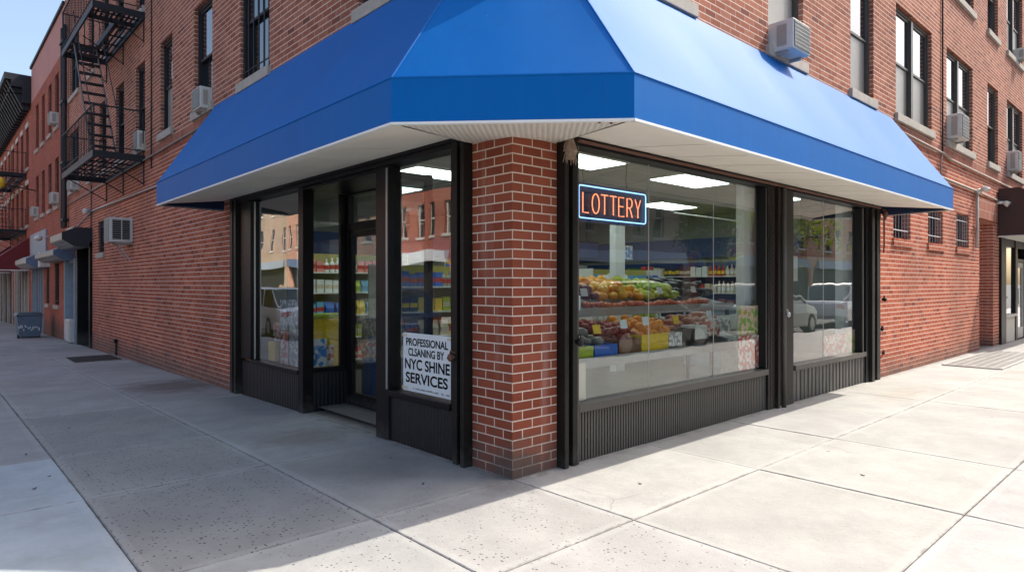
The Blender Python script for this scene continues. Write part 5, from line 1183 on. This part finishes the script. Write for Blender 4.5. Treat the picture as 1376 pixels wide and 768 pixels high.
shelf_unit(5.3, 7.3, 4.1, 3.75, lv2, 'low grocery shelf behind the smaller display window'); stock(0, 'the shelf behind the smaller window', 5.3, 7.3, 3.75, lv2, cols=A2+['orange', 'lime'])
# yellow and blue counter display near the door, drinks display, wall screens, freezer
c_ = thing('cardboard_display', 'yellow cardboard display bin beside the shop door glass', 'display bin', (0.5, 4.1, 0.03))
MB().box(0.25, 3.85, 0.03, 0.78, 4.3, 1.02).build('body', PAL['yellow'], c_, bevel=0.02); MB().box(0.24, 3.84, 1.021, 0.79, 4.31, 1.06).build('rim', PAL['lime'], c_)
c_ = thing('drinks_display', 'blue drinks display seen through the glass of the shop door', 'display stand', (1.1, 3.9, 0.03))
MB().box(0.95, 3.5, 0.03, 1.35, 3.9, 0.5).build('lower_box', PAL['blue'], c_); MB().box(0.95, 3.5, 0.52, 1.35, 3.9, 0.72).build('tray', M['printed'], c_); MB().box(0.95, 3.5, 0.74, 1.35, 3.9, 1.0).build('upper_box', PAL['navy'], c_)
for i, (x, y, lb) in enumerate(((6.62, 5.0, 'dark blue wall screen behind the neon sign, the left one'), (7.75, 5.0, 'dark blue wall screen behind the neon sign, the right one'))):
    c_ = thing('wall_screen', lb, 'screen', (x, y, 1.95)); MB().box(x-0.35, y, 1.92, x+0.35, y+0.06, 2.28).build('bezel', M['black'], c_); MB().box(x-0.32, y-0.004, 1.95, x+0.32, y-0.001, 2.25).build('display', M['printed_b'] if i else PAL['navy'], c_); MB().tube([(x, y+0.03, 2.28), (x, y+0.03, 2.95)], 0.02, 6).build('mount', M['black'], c_)
c_ = thing('chest_freezer', 'white chest freezer low behind the smaller display window', 'freezer', (5.4, 0.9, 0.03)); MB().box(5.05, 0.6, 0.03, 5.75, 1.2, 0.95).build('body', PAL['white'], c_, bevel=0.02); MB().box(5.04, 0.59, 0.953, 5.76, 1.21, 1.0).build('lid', M['white'], c_, bevel=0.01)
c_ = thing('hanging_scale', 'white hanging scale high behind the smaller display window', 'scale', (7.3, 1.4, 1.9)); MB().tube([(7.3, 1.4, 2.0), (7.3, 1.4, 2.02)], 0.2, 16).build('pan', M['grey_al'], c_); MB().tube([(7.3, 1.4, 2.02), (7.3, 1.4, 2.9)], 0.008, 5).build('chain', M['grey_al'], c_); MB().tube([(7.3, 1.36, 2.25), (7.3, 1.44, 2.25)], 0.1, 16).build('dial', PAL['white'], c_)
for i, (x, mt, lb) in enumerate(((6.3, 'pink', 'pink net bag of produce hung high behind the smaller window'), (6.75, 'orange', 'orange net bag of produce hung high behind the smaller window'), (6.4, 'lime', 'yellow green bunch hung high behind the smaller window'))):
    m = MB(); m.ball((x, 1.2, 2.12-0.2*(i == 2)), 0.22, 0.12, 0.10, jit=0.2); m.tube([(x, 1.2, 2.05), (x, 1.2, 2.9)], 0.004, 4); tag(m.build('net_bag', PAL[mt], smooth=True), lb, 'net bag')
m = MB(); m.tube([(4.5, 1.6, 2.42), (7.4, 1.6, 2.42)], 0.012, 6); tag(m.build('hanging_rail', M['white']), 'thin white rail below the ceiling behind the smaller window', 'rail')
cnt = thing('service_counter', 'grey service counter inside the shop behind the produce', 'counter', (7.2, 2.4, 0.03)); MB().box(6.6, 2.0, 0.03, 8.2, 2.8, 1.0).build('body', M['bluegrey'], cnt); MB().box(6.55, 1.95, 1.003, 8.25, 2.85, 1.05).build('counter_top', M['offwhite'], cnt)

# ------------------------------------------------------------------ across the streets (seen in the glass)
def FL(s, d, z): return (-18-d, s, z)
def FR(s, d, z): return (s, -18-d, z)
def across(pt, s0, s1, h, mat, label, name, n, shop, stone=False):
    c = pt((s0+s1)/2, 4, 0); b = thing(name, label, 'building', (c[0], c[1], -0.4))
    w = (s1-s0)/n; ops = []
    for f_ in range(int((h-3.8)//2.9)):
        for i in range(n): a_ = s0+w*(i+0.28); ops.append((a_, a_+w*0.44, 4.2+f_*2.9, 6.0+f_*2.9))
    sop = (s0+0.6, s1-0.6, -0.5, 2.6)
    m = MB(); wall(m, pt, s0, s1, -1.2, h, ops+[sop], 0.12)
    p = [pt(s0, 0, h), pt(s1, 0, h), pt(s1, 10, h), pt(s0, 10, h)]; m.face(p); m.face([pt(s0, 0, -1), pt(s0, 10, -1), pt(s0, 10, h), pt(s0, 0, h)]); m.face([pt(s1, 0, -1), pt(s1, 10, -1), pt(s1, 10, h), pt(s1, 0, h)]); m.face([pt(s0, 10, -1), pt(s1, 10, -1), pt(s1, 10, h), pt(s0, 10, h)])
    m.build('wall', mat, b)
    fr = MB(); ps = MB(); sl_ = MB()
    for o in ops:
        w_ = MB(); fbox(w_, pt, o[0], o[0]+0.06, 0.1, 0.16, o[2], o[3]); fbox(w_, pt, o[1]-0.06, o[1], 0.1, 0.16, o[2], o[3]); fbox(w_, pt, o[0]+0.06, o[1]-0.06, 0.1, 0.16, (o[2]+o[3])/2-0.03, (o[2]+o[3])/2+0.03); fbox(w_, pt, o[0], o[1], 0.16, 0.17, o[2], o[3], mat=1); fbox(w_, pt, o[0]-0.1, o[1]+0.1, -0.06, 0.1, o[2]-0.15, o[2]-0.002, mat=2)
        w_.build('window', [M['offwhite'], M['pane'], M['limestone']], b)
    m = MB(); fbox(m, pt, sop[0], sop[1], 0.2, 0.24, -0.5, 2.6); m.build('shopfront', M['dark'], b); m = MB(); fbox(m, pt, sop[0], sop[1], -0.3, -0.01, 2.62, 3.3); m.build('fascia', shop, b)
    m = MB(); fbox(m, pt, s0, s1, -0.5, 0.1, h+0.003, h+0.4); m.build('cornice', M['limestone'] if stone else M['blackpaint'], b)
across(FL, 14, 24, 12.5, M['brick3'], 'orange brick building across the left street reflected beside the notice', 'reflected_building', 7, M['bluegrey'])
across(FL, 24.01, 33, 11.5, M['brick2'], 'red brick building with pale fascia across the left street', 'reflected_building', 6, M['signwhite'], True)
across(FL, 33.01, 46, 12.5, M['brick3'], 'wide orange brick building across the left street', 'reflected_building', 8, M['bluecap'])
across(FL, 46.01, 62, 12, M['brick4'], 'tan brick building far across the left street', 'reflected_building', 7, M['bluegrey'], True)
across(FR, 6, 17, 11, M['brick2'], 'red brick building straight across the right street', 'reflected_building', 5, M['offwhite'])
across(FR, 17.01, 31, 12, M['brick4'], 'tan building across the right street with white banner fascia', 'reflected_building', 7, M['signwhite'], True)
across(FR, 31.01, 48, 11.5, M['brick2'], 'long red brick building across the right street', 'reflected_building', 8, M['bluecap'])
across(FR, 48.01, 72, 12, M['brick3'], 'orange building at the far end across the right street', 'reflected_building', 10, M['bluegrey'])
def car(label, loc, rz, body):
    r = thing('parked_car', label, 'car', (0, 0, 0), 'cars parked along the kerbs')
    def loft(secs, mat, nm, par, bev=0.03):
        m = MB(); n = len(secs[0])
        vs = [p for s_ in secs for p in s_]; fs = [tuple(range(n))[::-1], tuple(range((len(secs)-1)*n, len(secs)*n))]
        for i in range(len(secs)-1):
            for k_ in range(n): fs.append((i*n+k_, i*n+(k_+1) % n, (i+1)*n+(k_+1) % n, (i+1)*n+k_))
        m.raw(vs, fs); return m.build(nm, mat, par, bevel=bev)
    def sec(x, w, z0, z1): return [(x, -w, z0), (x, w, z0), (x, w*1.0, z0+(z1-z0)*0.6), (x, w*0.93, z1), (x, -w*0.93, z1), (x, -w, z0+(z1-z0)*0.6)]
    loft([sec(-2.3, 0.78, 0.45, 0.9), sec(-2.2, 0.88, 0.3, 1.0), sec(-1.2, 0.92, 0.25, 1.02), sec(1.0, 0.92, 0.25, 1.0), sec(2.0, 0.88, 0.28, 0.88), sec(2.3, 0.75, 0.4, 0.75)], body, 'body', r)
    def sec2(x, w, z0, z1, w1): return [(x, -w, z0), (x, w, z0), (x, w1, z1), (x, -w1, z1)]
    loft([sec2(-2.1, 0.82, 1.0, 1.05, 0.8), sec2(-1.75, 0.84, 1.0, 1.55, 0.70), sec2(0.2, 0.84, 1.0, 1.60, 0.70), sec2(1.05, 0.84, 0.98, 1.02, 0.82)], M['pane'], 'windows', r, 0.02)
    m = MB(); m.hexa([(-1.7, -0.70, 1.575), (0.15, -0.70, 1.61), (0.15, 0.70, 1.61), (-1.7, 0.70, 1.575)], [(-1.6, -0.64, 1.63), (0.05, -0.64, 1.66), (0.05, 0.64, 1.66), (-1.6, 0.64, 1.63)]); m.build('roof', body, r, bevel=0.02)
    m = MB()
    for sy in (-1, 1):
        for (xa, za, xb, zb) in ((1.05, 1.0, 0.2, 1.6), (-0.7, 1.0, -0.7, 1.6), (-1.75, 1.55, -2.1, 1.02)): m.tube([(xa, sy*0.84, za), (xb, sy*0.71, zb)], 0.035, 6)
    m.build('window_pillar', body, r)
    for x in (-1.45, 1.45):
        for y in (-0.82, 0.82):
            wl = MB().tube([(x, y-0.1, 0.33), (x, y+0.1, 0.33)], 0.33, 20).build('wheel', M['rubber'], r); MB().tube([(x, y-0.11, 0.33), (x, y+0.11, 0.33)], 0.2, 14).build('rim', M['chrome'], wl)
    for y in (-0.6, 0.6): MB().box(2.22, y-0.16, 0.62, 2.30, y+0.16, 0.74).build('headlight', M['signwhite'], r); MB().box(-2.33, y-0.16, 0.72, -2.2, y+0.16, 0.88).build('tail_light', PAL['red'], r)
    r.location = loc; r.rotation_euler = (0, 0, rz); return r
cp = lambda n, c: plain('car_paint_'+n, c, 0.25, 0.2, 0.6, var=0.02, Coat_Weight=1.0, Coat_Roughness=0.03)
car('white car parked across the left street, reflected in the entrance window', (-6.0, 19, -0.35), R(90), cp('white', (0.75, 0.75, 0.75)))
car('dark blue car parked beside the left kerb', (-6.0, 12.5, -0.28), R(90), cp('blue', (0.02, 0.04, 0.1)))
car('silver car parked farther along the left kerb', (-6.0, 26, -0.5), R(90), cp('silver', (0.4, 0.42, 0.44)))
car('black car parked beside the right kerb, reflected behind the produce', (9.5, -6.0, -0.17), 0, cp('black', (0.015, 0.015, 0.018)))
car('white car parked beside the right kerb, reflected in the smaller window', (23, -6.0, -0.17), 0, cp('white2', (0.72, 0.72, 0.72)))
car('grey car parked far along the right kerb', (16, -6.0, -0.17), 0, cp('grey', (0.15, 0.16, 0.17)))
def tree(loc, h, cr, label, n=2600, seed=1):
    random.seed(seed); r = thing('street_tree', label, 'tree', loc); X, Y, Z = loc
    m = MB(); m.tube([(X, Y, Z), (X+0.05, Y, Z+h*0.25), (X-0.05, Y+0.05, Z+h*0.45), (X, Y, Z+h*0.7)], [0.2, 0.15, 0.12, 0.05], 9); cl = []
    for i in range(12):
        a_ = i*2.4; zb = Z+h*(0.35+0.03*i); rr_ = cr*random.uniform(0.5, 0.95); e = (X+rr_*math.cos(a_), Y+rr_*math.sin(a_), zb+h*random.uniform(0.1, 0.35))
        m.tube([(X, Y, zb), ((X+e[0])/2, (Y+e[1])/2, (zb+e[2])/2+0.2), e], [0.06, 0.04, 0.015], 6); cl.append(e); cl.append(((X+e[0]*2)/3, (Y+e[1]*2)/3, e[2]+0.3))
    m.build('trunk', M['bark'], r)
    c = MB()
    for i in range(n):
        e = random.choice(cl); p = Vector((random.gauss(e[0], cr*0.24), random.gauss(e[1], cr*0.24), random.gauss(e[2], cr*0.22))); s_ = random.uniform(0.09, 0.2)
        u = Vector((random.gauss(0, 1), random.gauss(0, 1), random.gauss(0, 1))).normalized(); v = u.cross(Vector((random.gauss(0, 1), random.gauss(0, 1), random.gauss(0, 1)))).normalized()
        c.face([p-u*s_, p-v*s_*0.5, p+u*s_, p+v*s_*0.5])
    c.build('crown', M['leaf'], r)
tree((25.5, -13.4, -0.02), 6.2, 1.7, 'leafy street tree across the right street, reflected in the display window', 3200, 4)
tree((36, -14.5, -0.02), 8.0, 3.0, 'second leafy tree farther along across the right street', 2600, 9)

# ------------------------------------------------------------------ small litter and the distant signal
cable([(-0.2, 28.6, 9.0), (-3.0, 28.7, 8.75), (-8, 29, 8.7), (-14, 29.4, 9.0)], 0.02, 'thin utility cable crossing the sky at the left edge', 'blackpaint')
yl_ = thing('yellow_lamp', 'round yellow lamp on a wall arm at the left edge', 'lamp', (-0.5, 27.1, 5.0)); MB().tube([(0, 27.1, 5.0), (-0.95, 27.1, 5.15)], 0.025, 6).build('arm', M['blackpaint'], yl_); MB().ball((-1.05, 27.1, 5.2), 0.15, 0.15, 0.2).build('globe', PAL['yellow'], yl_, smooth=True)
random.seed(31)
for i, (x, y, lb) in enumerate(((-2.095, 4.4, 'small dry leaf near the long joint of the shaded sidewalk'), (-2.55, 3.35, 'dark dry leaf on the pale blue slab, the farthest one'), (-2.50, 2.4, 'dark curled leaf in the middle of the pale blue slab'), (-2.62, 2.1, 'dark dry leaf on the pale blue slab nearest the sunlight'), (-0.55, 0.35, 'tiny dark scrap on the shaded slab near the brick pillar'), (-0.35, 1.1, 'tiny dark scrap on the shaded slab below the cleaning notice'), (0.6, -0.7, 'tiny brown scrap on the sunlit slab in front of the pillar'), (2.0, -1.7, 'tiny brown scrap on the large sunlit slab'))):
    m = MB(); a_ = random.uniform(0, 3); s_ = random.uniform(0.012, 0.022); pts = []
    for k_ in range(7): t__ = k_/6*2-1; pts.append((t__*s_, 0.35*s_*(1-t__*t__), 0.004+0.006*t__*t__))
    for k_ in range(5, 0, -1): t__ = k_/6*2-1; pts.append((t__*s_, -0.35*s_*(1-t__*t__), 0.004+0.004*t__*t__))
    top = [(x+p_[0]*math.cos(a_)-p_[1]*math.sin(a_), y+p_[0]*math.sin(a_)+p_[1]*math.cos(a_), gz(y)+0.002+p_[2]) for p_ in pts]; lo = [(q[0], q[1], q[2]-0.0025) for q in top]
    m.hexa(lo, top); tag(m.build('dry_leaf', M['dryleaf']), lb, 'leaf')
